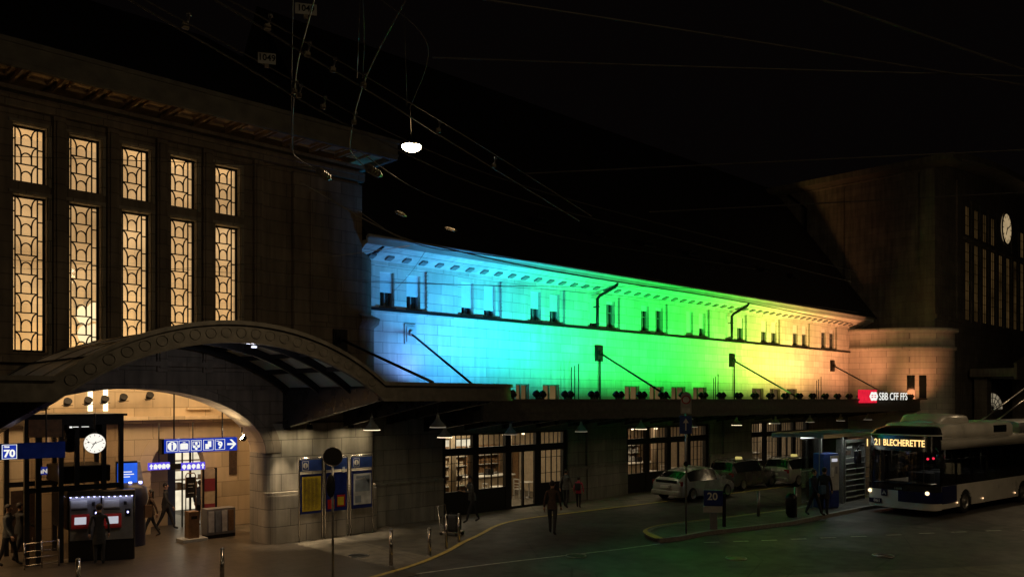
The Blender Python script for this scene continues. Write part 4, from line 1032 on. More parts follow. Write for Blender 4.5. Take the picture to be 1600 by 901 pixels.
ic.box(cs[1] - S * .12, cs[1] + S * .12, yr, yq, cz + S * .28, cz + S * .34)
fr(cs[2], cz + S * .16, S * .7, S * .42, .018)
for a, b in ((0, .18), (-.2, -.12), (.22, -.1), (0, -.3)): disc(ic, cs[2] + S * a, cz + S * b, S * .13, yr - .001, yq)
ic.prism([(cs[3] - S * .3, cz - S * .38), (cs[3] + S * .05, cz - S * .38), (cs[3] + S * .05, cz - S * .2), (cs[3] + S * .28, cz - S * .2), (cs[3] + S * .28, cz + S * .36), (cs[3] - S * .05, cz + S * .36), (cs[3] - S * .05, cz + S * .1), (cs[3] - S * .3, cz + S * .1)], yr, yq)
ic.box(cs[4] - S * .34, cs[4] - S * .1, yr, yq, cz + S * .3, cz + S * .36)
t9 = textmb('9', hh * .7, facing((cs[4] + .01, yq, cz - S * .08)), .004, .012); ic.add(t9.v, t9.f)
xc = Fx(362, ys); ic.box(xc - .15, xc + .06, yr, yq, cz - .03, cz + .03)
for t_ in (-1, 1): ic.prism([(xc + .15, cz), (xc + .0, cz + t_ * .15), (xc - .07, cz + t_ * .15), (xc + .07, cz)][::t_], yr - .001, yq)
mk('pictograms', ic, 'sign_white', s9)
mk('info_letter', (lambda b: b)(textmb('i', hh * .8, facing((cs[0], yr - .004, cz - .01)), .002, .008)), 'sign_blue', s9)
for p, top in ((274, 4.86), (349.5, 4.28)): x = Fx(p, ys); mk('hanger_rod', MB().cyl((x, ys + .1, zt), (x, ys + .1, top), .022), 'black_iron', s9)
yi = 28.6
for (pa, pb, n_, lab, arrow) in ((233, 265.5, 5, 'small lit violet sign, left half of the pair in front of the inner arch', 0), (284, 320.5, 5, 'small lit violet sign, right half of the pair in front of the inner arch', 1)):
    xa, xb = Fx(pa, yi), Fx(pb, yi); zt, zb = Fz(pa, 723, yi), Fz(pa, 734.5, yi)
    o = thing('pictogram_sign', lab, 'sign', ((xa + xb) / 2, yi, zb)); mk('sign_box', MB().box(xa, xb, yi, yi + .12, zb, zt), 'sign_violet', o)
    ic = MB(); w_ = (xb - xa) / n_; h_ = zt - zb; yr2 = yi - .01; yq2 = yi - .003
    for k in range(n_):
        c = xa + w_ * (k + .5); zc = (zt + zb) / 2
        if (k == 0 and not arrow) or (k == n_ - 1 and arrow):
            ic.box(c - .025, c + .025, yr2, yq2, zc - h_ * .36, zc); ic.prism([(c - .07, zc), (c + .07, zc), (c, zc + h_ * .38)], yr2, yq2)
        elif k % 2: ic.prism([(c - .06, zc - .09), (c + .06, zc - .09), (c + .06, zc + .04), (c, zc + .09), (c - .06, zc + .04)], yr2, yq2)
        else: disc(ic, c, zc, .075, yr2, yq2, 12); ic.box(c - .02, c + .02, yr2, yq2, zc - .1, zc - .05)
    mk('pictograms', ic, 'sign_white', o)
    x = (xa + xb) / 2; mk('hanger_rod', MB().cyl((x, yi + .06, zt), (x, yi + .06, 3.9), .02), 'black_iron', o)
mk('sign_bridge', MB().box(Fx(266, yi), Fx(283.5, yi), yi + .02, yi + .1, Fz(275, 733, yi), Fz(275, 724, yi)), 'black_iron', hall)
# platform 70 sign
y7 = 23.6
xa, xb = Fx(-12, y7), Fx(97, y7); zt, zb = Fz(40, 692, y7), Fz(40, 716.5, y7); cz = (zt + zb) / 2
s7 = thing('platform_sign', 'dark blue hanging sign with a lit square reading 70', 'sign', ((xa + xb) / 2, y7, zb))
mk('sign_box', MB().box(xa, xb, y7, y7 + .2, zb, zt).cyl((xb, y7 + .1, zb - .01), (xb, y7 + .1, zt + .01), .1, n=16), 'sign_blue_dim', s7)
c = Fx(14.5, y7); w_ = .33
mk('number_panel', MB().box(c - w_ / 2, c + w_ / 2, y7 - .012, y7, cz - .18, cz + .18), 'sign_blue', s7)
ic = MB(); yr, yq = y7 - .022, y7 - .014; fr(c, cz, w_, .36, .012); b = textmb('70', .25, facing((c, yq, cz - .05)), .004, .01); ic.add(b.v, b.f); b = textmb('Gleis', .06, facing((c - .06, yq, cz + .125)), .004, .003); ic.add(b.v, b.f)
mk('number', ic, 'sign_white', s7)
x = Fx(72, y7 + .1); mk('hanger_rod', MB().cyl((x, y7 + .1, zt), (x, y7 + .1, 4.9), .02), 'black_iron', s7)

# ================================================================ STATION CLOCK
yk = 24.3; p = Vector((Fx(148, yk), yk, Fz(148, 692, yk))); d = dep(p.x, p.y); rk = 15.2 / FOC * d
ang = math.atan2(p.y, p.x) - R(90)
ck = thing('station_clock', 'round white lit station clock with black hands in front of the lift shaft', 'clock', p, ang)
mk('clock_face', MB().cyl((0, -.05, 0), (0, .05, 0), rk, n=40), 'clock_face', ck, world=False)
mk('rim', MB().tube([(rk * math.cos(t * PI / 20), -.03, rk * math.sin(t * PI / 20)) for t in range(40)], .012, 6, True).cyl((0, .052, 0), (0, .1, 0), rk * 1.02, n=40), 'steel', ck, world=False)
hb = MB()
for k in range(12):
    m_ = Matrix.Rotation(k * PI / 6, 4, 'Y'); hb.box(-.006, .006, -.06, -.052, rk * .74, rk * .92, m_)
hb.box(-.010, .010, -.07, -.062, -.06, rk * .58, Matrix.Rotation(R(212), 4, 'Y')); hb.box(-.007, .007, -.078, -.071, -.07, rk * .85, Matrix.Rotation(R(68), 4, 'Y'))
hb.box(-.003, .003, -.084, -.079, -.06, rk * .6, Matrix.Rotation(R(283), 4, 'Y')); disc(hb, -rk * .58, rk * .14, .022, -.086, -.079)
mk('clock_hands', hb, 'black_iron', ck, world=False)
mk('mount', MB().cyl((0, .06, rk), (0, .06, rk + .55), .02).box(-.05, .05, .0, .12, rk - .01, rk + .05), 'black_iron', ck, world=False)

# ================================================================ GLASS LIFT SHAFT
l0, l1, ly0, ly1 = Fx(42, 26.6), Fx(190, 26.0), 26.0, 28.2
lf = thing('lift_shaft', 'dark steel and glass lift shaft standing inside the entrance arch', 'lift shaft', ((l0 + l1) / 2, 26.6, 0))
xsn = [Fx(42, 26.0), Fx(60, 26.0), Fx(96, 26.0), Fx(121, 26.0), Fx(163, 26.0), Fx(190, 26.0)]
for i, x in enumerate(xsn):
    for yy in (ly0, ly1):
        if yy == ly1 and i in (1, 4): continue
        mk('column', MB().box(x - .06, x + .06, yy, yy + .12, 0, 3.95), 'black_iron', lf)
xL, xR = xsn[0] - .06, xsn[-1] + .06; zt = 4.2
mk('roof_beam', MB().box(xL, xR, ly0 - .01, ly0 + .14, 3.95, 4.2).box(xL, xR, ly1 - .01, ly1 + .14, 3.95, 4.2).box(xL, xL + .15, ly0 + .14, ly1 - .01, 3.95, 4.2).box(xR - .15, xR, ly0 + .14, ly1 - .01, 3.95, 4.2).box(xL - .08, xR + .08, ly0 - .08, ly1 + .2, 4.2, 4.27), 'dark_metal', lf)
mk('side_fascia', MB().box(xL + .1, xsn[2], ly0 - .04, ly0 - .012, 3.62, 4.12), 'wood', lf)
mk('machine_box', MB().rbox(xsn[2] + .1, xR - .3, ly0 + .2, ly1 - .3, 2.25, 2.75, .05).rbox(xsn[3] - .3, xsn[4], ly0 + .2, ly1 - .3, 3.55, 3.95, .04).rbox(xsn[2] + .2, xsn[3] + .3, ly0 + .16, ly1 - .6, .9, 1.9, .04), 'dark_metal', lf)
mk('pulley', MB().cyl((xsn[3] - .1, ly0 + .3, 3.4), (xsn[3] - .1, ly0 + .45, 3.4), .26, n=20).cyl((xsn[3] + .5, ly0 + .3, 3.35), (xsn[3] + .5, ly0 + .45, 3.35), .2, n=20), 'black_iron', lf)
mk('cable', MB().cyl((xsn[3] + .12, ly0 + .4, .1), (xsn[3] + .12, ly0 + .4, 3.5), .02).cyl((xsn[3] + .3, ly0 + .4, .1), (xsn[3] + .3, ly0 + .4, 3.5), .02), 'steel', lf)
for yy in (ly0, ly1): mk('cross_bar', MB().box(xL, xR, yy + .02, yy + .1, 2.05, 2.2), 'black_iron', lf)
for a, b in zip(xsn, xsn[1:]):
    mk('glass_pane', MB().box(a + .07, b - .07, ly0 + .05, ly0 + .06, .1, 3.94), 'lift_glass', lf)
mk('sheet_wall', MB().box(xsn[0] + .1, xsn[2] - .1, ly1 - .06, ly1 - .01, .1, 1.95), 'cloth_brown', lf)
pp = thing('hanging_screen', 'small lit blue sign seen through the glass of the lift shaft', 'screen', (Fx(66, 27), 27, Fz(66, 736, 27)))
mk('screen_panel', MB().box(-.14, .14, 0, .05, -.1, .13), 'sign_blue', pp, world=False)
mk('lettering', textmb('lisN', .17, facing((0, -.004, .0)), .003, .008), 'sign_white', pp, world=False); mk('rod', MB().cyl((0, .03, .13), (0, .03, 1.2), .012), 'black_iron', pp, world=False)
dl = thing('display_board', 'small white lettered display high inside the lift shaft behind the clock', 'display', (Fx(120, 26.1), 25.94, Fz(120, 667, 25.94)))
mk('panel', MB().box(-.3, .42, .0, .04, -.06, .08), 'black_iron', dl, world=False)
mk('lettering', MB().box(-.24, -.17, -.008, -.002, -.02, .03).box(-.15, 0, -.008, -.002, 0, .02).box(.08, .28, -.008, -.002, 0, .02), 'sign_white', dl, world=False)
# railing in front of it
g0 = G(38, 866); g1 = G(92, 868)
rl = thing('railing', 'low pale metal railing in front of the left side of the lift shaft', 'railing', ((g0.x + g1.x) / 2, 25.6, 0))
rr = MB(); xa, xb = Fx(38, 25.6), Fx(92, 25.6)
for z in (.12, .32, .5, .72): rr.cyl((xa, 25.6, z), (xb, 25.6, z), .014, n=6)
mk('rails', rr, 'chrome', rl)
for x in (xa, (xa + xb) / 2, xb): mk('post', MB().cyl((x, 25.6, 0), (x, 25.6, .76), .022, n=8), 'chrome', rl)
# ticket machines
def ticket_machine(loc, rot, label):
    o = thing('ticket_machine', label, 'ticket machine', loc, rot, 'ticket machines in front of the lift shaft')
    mk('body', MB().rbox(-.45, .45, .0, .6, 0, 2.02, .03), 'bus_black', o, world=False)
    mk('front_panel', MB().rbox(-.41, .41, -.04, .0, .62, 1.86, .015), 'grey_panel', o, world=False)
    mk('canopy_hood', MB().prism([(-.2, 1.9), (.05, 1.88), (.05, 2.06), (-.12, 2.04)], -.46, .46, 'X'), 'black_iron', o, world=False)
    led = MB()
    for k in range(6): led.cyl((-.38 + k * .152, -.1, 1.872), (-.38 + k * .152, -.1, 1.89), .022, n=8)
    mk('light_strip', led, 'led_blue', o, world=False)
    mk('screen_frame', MB().prism([(-.16, .98), (-.16, 1.04), (-.045, 1.38), (-.04, .98)], -.36, .10, 'X'), 'red_plastic', o, world=False)
    sc = MB().add([(-.28, -.15, 1.1), (.02, -.15, 1.1), (.02, -.082, 1.3), (-.28, -.082, 1.3)], [(0, 1, 2, 3)]); mk('screen', sc, 'screen_white', o, world=False)
    mk('card_slot', MB().box(.2, .34, -.07, -.041, 1.28, 1.5).box(-.36, .06, -.06, -.041, 1.5, 1.52).box(.16, .24, -.06, -.041, 1.62, 1.72), 'black_iron', o, world=False)
    mk('slot_light', MB().box(.25, .29, -.076, -.071, 1.38, 1.43), 'led_blue', o, world=False)
    mk('printed_notice', MB().box(-.37, .04, -.055, -.041, 1.56, 1.78), 'light_panel', o, world=False)
    l = light('AREA', 'strip_light', (0, 0, 0), .9, (.7, .72, 1), None, sizes=(.8, .04)); l.parent = o; l.location = (0, -.11, 1.865); l.rotation_euler = (R(25), 0, 0)
    return o
ta = math.atan2(24, 12) - R(90) + R(6)
pA = Pd(134, 700, 23.9); pB = Pd(184, 700, 24.1)
ticket_machine((pA.x, pA.y, 0), ta, 'left one of two ticket machines, its red framed screen beside the waiting man')
ticket_machine((pB.x, pB.y, 0), ta, 'right one of two ticket machines, with a lit card slot beside its screen')
# blue information screen and clutter
bs = thing('information_screen', 'bright blue information screen tilted on the inner wall right of the lift shaft', 'screen', (Fx(203, 28.2), 28.2, Fz(203, 738, 28.2)), R(-14))
mk('screen_panel', MB().box(-.38, .22, -.03, 0, -.32, .32), 'screen_blue', bs, world=False)
mk('side_case', MB().prism([(.225, -.4), (.42, -.4), (.30, .36), (.225, .36)], -.06, .2), 'light_panel', bs, world=False); mk('case', MB().box(-.42, .22, .002, .2, -.38, .38), 'bus_black', bs, world=False)
mk('text_lines', MB().box(-.3, .06, -.036, -.031, .02, .05).box(-.3, .12, -.036, -.031, -.06, -.03).box(-.3, .0, -.036, -.031, -.14, -.11), 'sign_white', bs, world=False)
mk('wall_arm', MB().cyl((0, .2, 0), (0, 1.1, 0), .03), 'black_iron', bs, world=False)
q = G(206, 832); pb = thing('blue_booth', 'dark blue rounded machine behind the right ticket machine', 'machine', (Fx(205, 27.6), 27.6, 0))
mk('body', MB().lathe([(.42, 0), (.42, 1.1), (.5, 1.5), (.46, 1.85), (.25, 2.0), (0, 2.02)], n=20), 'blue_dark', pb, world=False); mk('orange_panel', MB().box(.28, .5, -.42, -.36, .9, 1.3), 'wood', pb, world=False)
mk('top_light', MB().cyl((-.1, -.2, 2.02), (-.1, -.2, 2.06), .05).cyl((.25, -.1, 1.98), (.25, -.1, 2.05), .05), 'led_blue', pb, world=False)
# advert board, newspaper racks, information stele, kiosk post
ab = thing('advertising_board', 'upright beige and red poster board beside the inner arch', 'poster board', (Fx(327, 28.9), 28.9, 0))
mk('board', MB().box(-.2, .2, -.03, .03, .5, 2.2), 'beige', ab, world=False); mk('red_field', MB().box(-.195, .195, -.036, -.031, 1.4, 1.85).box(-.195, .195, -.036, -.031, .75, .95), 'red_dull', ab, world=False); mk('edge_frame', MB().box(.2, .27, -.05, .05, 0, 2.22).box(-.24, -.2, -.05, .05, 0, 2.22), 'black_iron', ab, world=False)
nr = thing('newspaper_rack', 'grey newspaper rack with pale slots against the right arch pier', 'newspaper rack', (Fx(342, 27.2), 27.2, 0))
mk('case', MB().rbox(-.5, .5, -.2, .25, .12, 1.0, .02), 'grey_panel', nr, world=False)
for k in range(4): mk('paper_slot', MB().box(-.45 + k * .23, -.27 + k * .23, -.235, -.201, .22, .92), ['white_poster', 'grey_print', 'white_poster', 'wood'][k], nr, world=False)
mk('feet', MB().box(-.5, .5, -.18, .2, 0, .12), 'black_iron', nr, world=False)
st_ = thing('information_stele', 'black timetable plate held between two posts before the bright shop', 'information stand', (Fx(298, 27.8), 27.8, 0))
mk('plate', MB().rbox(-.16, .16, -.03, .03, 1.35, 2.05, .01), 'bus_black', st_, world=False); mk('post', MB().tube([(-.17, 0, 0), (-.17, 0, 2.1), (-.12, 0, 2.18), (.12, 0, 2.18), (.17, 0, 2.1), (.17, 0, 0)], .02, 8), 'wood', st_, world=False); mk('notice', MB().box(-.1, .1, -.036, -.031, 1.8, 1.84).box(-.1, .06, -.036, -.031, 1.7, 1.72).box(-.1, .1, -.036, -.031, 1.5, 1.52), 'light_panel', st_, world=False)
kp = thing('litter_column', 'square wooden clad column on a pale base before the bright shop', 'litter bin', (Fx(300, 27.0), 27.0, 0))
mk('column', MB().rbox(-.18, .18, -.18, .18, .12, 1.0, .02), 'wood', kp, world=False); mk('base', MB().rbox(-.42, .42, -.3, .3, 0, .12, .02), 'light_panel', kp, world=False); mk('opening', MB().box(-.1, .1, -.185, -.181, .75, .85), 'black_iron', kp, world=False)

# ================================================================ POSTER BOARDS
def poster_board(pa, pb, label, kind):
    y = YH - .42; xa, xb = Fx(pa, y), Fx(pb, y); w_ = xb - xa
    o = thing('poster_board', label, 'poster board', ((xa + xb) / 2, y, 0), 0, 'information boards on the stone pier')
    top = 2.75
    mk('frame', MB().tube([(-w_ / 2, 0, 0), (-w_ / 2, 0, top - .06), (-w_ / 2 + .06, 0, top), (w_ / 2 - .06, 0, top), (w_ / 2, 0, top - .06), (w_ / 2, 0, 0)], .026, 8), 'chrome', o, world=False)
    mk('header', MB().box(-w_ / 2 + .04, w_ / 2 - .04, -.03, .04, 2.32, 2.70), 'blue_paint2', o, world=False)
    mk('back_panel', MB().box(-w_ / 2 + .04, w_ / 2 - .04, -.02, .04, .92, 2.22), 'blue_paint', o, world=False)
    if kind != 'mid':
        b = MB(); yr, yq = -.041, -.034; cx = -w_ / 2 + .21; cz = 2.51
        for a, c in ((-.12, -.105), (.105, .12)): b.box(cx + a, cx + c, yr, yq, cz - .14, cz + .14); b.box(cx - .105, cx + .105, yr, yq, cz + (a if a < 0 else c) * 1.16 - .008, cz + (a if a < 0 else c) * 1.16 + .008)
        disc(b, cx, cz, .09, yr, yq); mk('info_symbol', b, 'white_paint', o, world=False); mk('info_letter', textmb('i', .17, facing((cx, -.044, cz - .01)), .002, .006), 'blue_paint', o, world=False)
    if kind == 'yellow':
        mk('timetable', MB().box(-w_ / 2 + .1, w_ / 2 - .08, -.034, -.022, 1.0, 2.14), 'yellow_poster', o, world=False)
        b = MB()
        for r in range(26):
            for c in range(4): z = 2.06 - r * .04; x = -w_ / 2 + .14 + c * (w_ - .3) / 4; b.box(x, x + (w_ - .3) / 4 * (.4 + .45 * random.random()), -.039, -.0345, z, z + .012)
        mk('timetable_print', b, 'wood', o, world=False)
    elif kind == 'mid':
        mk('poster', MB().box(-w_ / 2 + .2, w_ / 2 - .1, -.034, -.022, 1.5, 2.2), 'blue_paint', o, world=False); mk('red_leaflet', MB().box(-w_ / 2 + .08, -w_ / 2 + .34, -.04, -.03, 1.0, 1.32).box(0, w_ / 2 - .12, -.04, -.03, 1.05, 1.45), 'red_plastic', o, world=False)
        mk('leaflet', MB().box(.02, .26, -.045, -.041, 1.1, 1.38), 'yellow_poster', o, world=False); mk('note', MB().box(.22, .3, -.045, -.023, 2.2, 2.38), 'white_poster', o, world=False)
    else:
        mk('map_sheet', MB().box(-w_ / 2 + .1, w_ / 2 - .08, -.034, -.022, 1.05, 2.12), 'white_poster', o, world=False)
        mk('map_print', MB().box(-w_ / 2 + .16, w_ / 2 - .14, -.039, -.0345, 1.5, 1.9).prism([(-.25, 1.95), (.1, 1.98), (.3, 1.7), (.3, 2.05), (-.25, 2.05)], -.039, -.0345).box(-w_ / 2 + .16, -.05, -.039, -.0345, 1.12, 1.36), 'grey_print', o, world=False)
poster_board(467.5, 504, 'left board with a blue header and a large yellow timetable', 'yellow')
poster_board(508, 543, 'middle board with dark blue poster and red leaflets behind the round sign', 'mid')
poster_board(548, 582, 'right board with a blue header and a white and grey map', 'map')

# ================================================================ SIGNPOSTS, BOLLARDS
rs = thing('round_sign', 'round traffic sign seen from its dark back on a thin pole before the boards', 'road sign', (G(520, 915).x, G(520, 915).y, 0))
p = Vector(rs.location); a_ = math.atan2(p.y, p.x) - R(90); d = dep(p.x, p.y); zc = H - (713 - HY) / FOC * d; rd = 14.5 / FOC * d; rs.rotation_euler = (0, 0, a_)
mk('pole', MB().cyl((0, .03, 0), (0, .03, zc + rd * .8), .03, n=10), 'steel', rs, world=False)
mk('disc', MB().cyl((0, -.02, zc), (0, .0, zc), rd, n=28), 'black_iron', rs, world=False); mk('rim', MB().tube([(rd * math.cos(t * PI / 14), -.01, zc + rd * math.sin(t * PI / 14)) for t in range(28)], .014, 6, True), 'chrome', rs, world=False)
z1 = H - (758 - HY) / FOC * d
mk('side_sign', MB().ell((-.05, -.06, z1), (.11, .04, .3), 14, 8), 'black_iron', rs, world=False); mk('clamp', MB().box(-.05, .05, -.03, .06, z1 - .1, z1 - .05).box(-.05, .05, -.03, .06, z1 + .1, z1 + .14), 'steel', rs, world=False)
def bollard(px, pb, pt, label, r=.055):
    g = G(px, pb); h = (pb - pt) / FOC * dep(g.x, g.y)
    o = thing('bollard', label, 'bollard', g, 0, 'slim metal bollards')
    mk('post', MB().cyl((0, 0, 0), (0, 0, h - .02), r, n=14), 'chrome', o, world=False); mk('cap', MB().lathe([(r * 1.05, h - .02), (r * 1.05, h), (r * .6, h + .02), (0, h + .025)], n=14), 'steel', o, world=False); mk('ground_ring', MB().lathe([(r * 1.6, 0), (r * 1.6, .015), (r, .03)], n=14), 'steel', o, world=False)
bollard(611, 884, 826, 'slim bollard on the pavement below the right map board, left of the next one')
bollard(671, 868, 824, 'slim bollard standing between the pavement edge line and the stone wall')
bollard(697.5, 858, 804, 'left of the two tall bollards with the luggage trolley between them', .045)
bollard(717, 847, 802, 'right of the two tall bollards with the luggage trolley between them', .045)
bollard(347, 917, 855, 'metal bollard cut by the lower edge below the newspaper rack')
bollard(122, 934, 873, 'metal bollard cut by the lower edge in front of the left ticket machine')
def ipost(px, pb, pt, label, m_='steel', r=.06):
    g = G(px, pb, .125); h = (pb - pt) / FOC * dep(g.x, g.y)
    o = thing('island_post', label, 'post', g, 0, 'posts on the traffic island'); mk('post', MB().cyl((0, 0, 0), (0, 0, h), r, n=12), m_, o, world=False); mk('cap', MB().lathe([(r * 1.1, h), (r * .9, h + .03), (0, h + .04)], n=12), m_, o, world=False)
ipost(1185, 806, 768, 'plain grey post on the island between the stop number board and the bin')
ipost(1243, 807, 762, 'grey post on the island beside the dark litter bin')
g = G(1236, 807, .125); bn = thing('litter_bin', 'dark litter bin on the island left of the waiting people', 'litter bin', g)
mk('body', MB().lathe([(.14, 0), (.15, .05), (.2, .15), (.22, .55), (.2, .7)], n=14), 'dark_metal', bn, world=False); mk('lid', MB().lathe([(.23, .7), (.22, .8), (.1, .92), (0, .95)], n=14), 'black_iron', bn, world=False)
# luggage trolley
g = G(706, 835); lt = thing('luggage_trolley', 'luggage trolley with dark bags parked between the two tall bollards', 'luggage trolley', g, R(20))
mk('frame', MB().tube([(-.25, -.35, .12), (-.25, .3, .12), (-.25, .42, 1.0), (.25, .42, 1.0), (.25, .3, .12), (.25, -.35, .12)], .022, 8).cyl((-.25, -.35, .12), (.25, -.35, .12), .02).cyl((-.25, .33, .35), (.25, .33, .35), .015).cyl((-.25, .37, .6), (.25, .37, .6), .015).box(-.24, .24, -.34, .3, .13, .15), 'chrome', lt, world=False)
for x, y in ((-.22, -.3), (.22, -.3), (-.22, .3), (.22, .3)): mk('wheel', MB().cyl((x - .02, y, .06), (x + .02, y, .06), .06, n=12), 'rubber', lt, world=False)
bg_ = thing('travel_bag', 'dark soft bag lying on the luggage trolley', 'bag', g + Vector((0, 0, .15)), R(20)); mk('bag', MB().rbox(-.2, .2, -.3, .25, 0, .55, .09, smooth=True), 'cloth_black', bg_, world=False); mk('handle', MB().tube([(-.1, 0, .54), (-.08, 0, .62), (.08, 0, .62), (.1, 0, .54)], .012, 6), 'cloth_black', bg_, world=False)
# tall signpost on the island
g = G(1072, 833, .125); d = dep(g.x, g.y); a_ = math.atan2(g.y, g.x) - R(90)
sp = thing('signpost', 'tall signpost on the island with a round sign above a blue arrow sign', 'road sign', g, a_)
def hz(py): return H + (HY - py) / FOC * d - .125
mk('pole', MB().cyl((0, .03, 0), (0, .03, hz(614)), .035, n=10), 'steel', sp, world=False)
u_ = d / FOC
mk('arrow_plate', MB().rbox(-10 * u_, 9 * u_, -.03, -.005, hz(677), hz(649), .01), 'blue_paint2', sp, world=False)
zm = hz(663); mk('arrow', MB().box(-.028, .012, -.036, -.031, zm - .2, zm + .08).prism([(-.10, zm + .06), (.085, zm + .06), (-.008, zm + .22)], -.036, -.031), 'white_paint', sp, world=False)
zc = hz(621); Lp = MB().prism([(-.18 + .0, hz(646))] + [(.18, hz(646)), (.18, zc)] + [(.18 * math.cos(PI * t / 10), zc + .02 + .18 * math.sin(PI * t / 10)) for t in range(1, 10)] + [(-.18, zc)], -.03, -.01)
mk('round_top_plate', Lp, 'light_panel', sp, world=False); mk('round_sign', MB().cyl((0, -.045, hz(624)), (0, -.031, hz(624)), .15, n=24), 'red_plastic', sp, world=False)
mk('sign_field', MB().cyl((0, -.052, hz(624)), (0, -.046, hz(624)), .11, n=24).box(-.13, .13, -.036, -.031, hz(644), hz(637)), 'white_poster', sp, world=False)
mk('clamps', MB().box(-.05, .05, -.01, .06, zm - .1, zm - .05).box(-.05, .05, -.01, .06, zm + .1, zm + .15).cyl((0, .02, hz(724)), (0, -.06, hz(724)), .09, n=14), 'dark_metal', sp, world=False)
# stop number board
g = G(1115, 826, .125); d = dep(g.x, g.y); a_ = math.atan2(g.y, g.x) - R(90)
sn = thing('stop_board', 'squat stop board on the island with a dark panel reading 20', 'bus stop sign', g, a_)
mk('post', MB().rbox(-.13, .13, -.05, .1, 0, hz(800), .02), 'grey_panel', sn, world=False)
mk('timetable_box', MB().rbox(-.36, .3, -.1, .12, hz(800), hz(790), .02), 'light_panel', sn, world=False)
mk('number_panel', MB().rbox(-.34, .32, -.09, .08, hz(789.5), hz(765), .03), 'blue_paint', sn, world=False)
mk('number', textmb('20', .36, facing((-.04, -.095, hz(775))), .004, .008), 'white_paint', sn, world=False)
mk('bracket', MB().box(.3, .42, -.02, .03, .1, hz(770)), 'dark_metal', sn, world=False)

# ================================================================ BUS SHELTER + MACHINE + SHELVES
xs0, xs1 = Fx(1262, 17.0), 37.5
she = thing('bus_shelter', 'flat roofed glass bus shelter with a lit strip under its roof behind the bus', 'bus shelter', (34.5, 16.2, .125))
mk('roof', MB().box(31.6, 38.2, 14.95, 17.0, 3.22, 3.24), 'shelter_glass', she)
for x in (31.6, 33.8, 36.0, 38.1): mk('roof_bar', MB().box(x, x + .07, 14.95, 17.0, 3.16, 3.30), 'grey_panel', she)
mk('rear_gutter', MB().box(31.6, 38.2, 17.0, 17.12, 3.1, 3.3), 'grey_panel', she)
mk('roof_edge', MB().box(31.5, 38.25, 14.84, 14.94, 3.14, 3.28), 'steel', she)
mk('light_strip', MB().box(33.0, 37.8, 15.3, 15.42, 3.10, 3.155), 'tube_light', she)
mk('light_strip', MB().box(31.7, 32.7, 15.8, 15.9, 3.10, 3.155), 'tube_light', she)
for px in (1282, 1316):
    x = Fx(px, 15.9); mk('post', MB().rbox(x - .05, x + .05, 15.85, 15.95, .125, 3.15, .01), 'steel', she)
mk('glass_wall', MB().box(33.4, 37.8, 16.7, 16.72, .3, 3.0), 'shelter_glass', she)
mk('wall_rail', MB().box(33.4, 37.8, 16.69, 16.73, .25, .3).box(33.4, 37.8, 16.69, 16.73, 3.0, 3.05).box(33.4, 37.8, 16.69, 16.73, 1.6, 1.63), 'steel', she)
light('AREA', 'shelter_lamp', (35.2, 15.6, 3.05), 22, (.92, 1, .9), she, (35.2, 15.6, 0), sizes=(4.6, .15))
tm = thing('island_ticket_machine', 'tall blue and white ticket machine with a lit display beside the shelter', 'ticket machine', (Fx(1296, 15.7), 15.7, .125), R(-22))
mk('body', MB().rbox(-.5, .32, -.2, .42, 0, 2.3, .04), 'blue_paint2', tm, world=False)
mk('front_panel', MB().rbox(-.16, .3, -.235, -.201, .75, 2.2, .01), 'light_panel', tm, world=False); mk('lower_panel', MB().rbox(-.16, .3, -.23, -.201, .05, .72, .01), 'blue_paint', tm, world=False)
mk('lit_display', MB().box(-.1, .2, -.245, -.236, 1.95, 2.08), 'screen_white', tm, world=False); mk('keypad', MB().box(.1, .2, -.25, -.236, 1.45, 1.75).box(-.1, .04, -.245, -.236, 1.3, 1.6), 'grey_panel', tm, world=False)
mk('paper_notice', MB().box(-.12, .02, -.25, -.246, 1.32, 1.72), 'white_poster', tm, world=False)
sr = thing('display_shelves', 'glazed rack of pale shelves inside the bus shelter beside the bus front', 'shelf rack', (36.0, 16.0, .125))
xa, xb = Fx(1320, 16.0), Fx(1352, 16.0)
mk('frame', MB().box(xa, xa + .05, 15.98, 16.4, .12, 2.75).box(xb - .05, xb, 15.98, 16.4, .12, 2.75).box(xa, xb, 15.98, 16.4, 2.75, 2.9), 'steel', sr)
for z in (.3, .55, .8, 1.05, 1.3, 1.55, 1.8, 2.05): mk('shelf', MB().box(xa + .06, xb - .06, 16.0, 16.2, z, z + .018), 'light_panel', sr)
mk('back_panel', MB().box(xa + .05, xb - .05, 16.4, 16.42, .2, 2.75), 'grey_panel', sr); mk('parcel', MB().rbox(xa + .3, xa + .75, 16.05, 16.3, 2.2, 2.4, .02), 'cloth_brown', sr)
mk('green_label', MB().box(xa + .25, xa + .8, 16.02, 16.03, 2.5, 2.58), 'light_panel', sr)
ad = thing('cyan_panel_post', 'slim pale blue panel standing behind the waiting people on the island', 'panel', (Fx(1267, 16.2), 16.2, .125))
mk('panel', MB().rbox(-.09, .09, -.03, .03, 0, 1.25, .01), 'cloth_blue', ad, world=False); mk('edge', MB().box(.1, .14, -.03, .03, 0, 1.27), 'steel', ad, world=False)
a2 = thing('lit_panel_post', 'slim warm lit edge of a panel between the waiting people and the ticket machine', 'panel', (Fx(1283, 16.4), 16.4, .125))
mk('panel', MB().rbox(-.05, .05, -.03, .03, .1, 1.05, .01), 'beige', a2, world=False); mk('foot', MB().box(-.12, .12, -.1, .1, 0, .1), 'steel', a2, world=False)

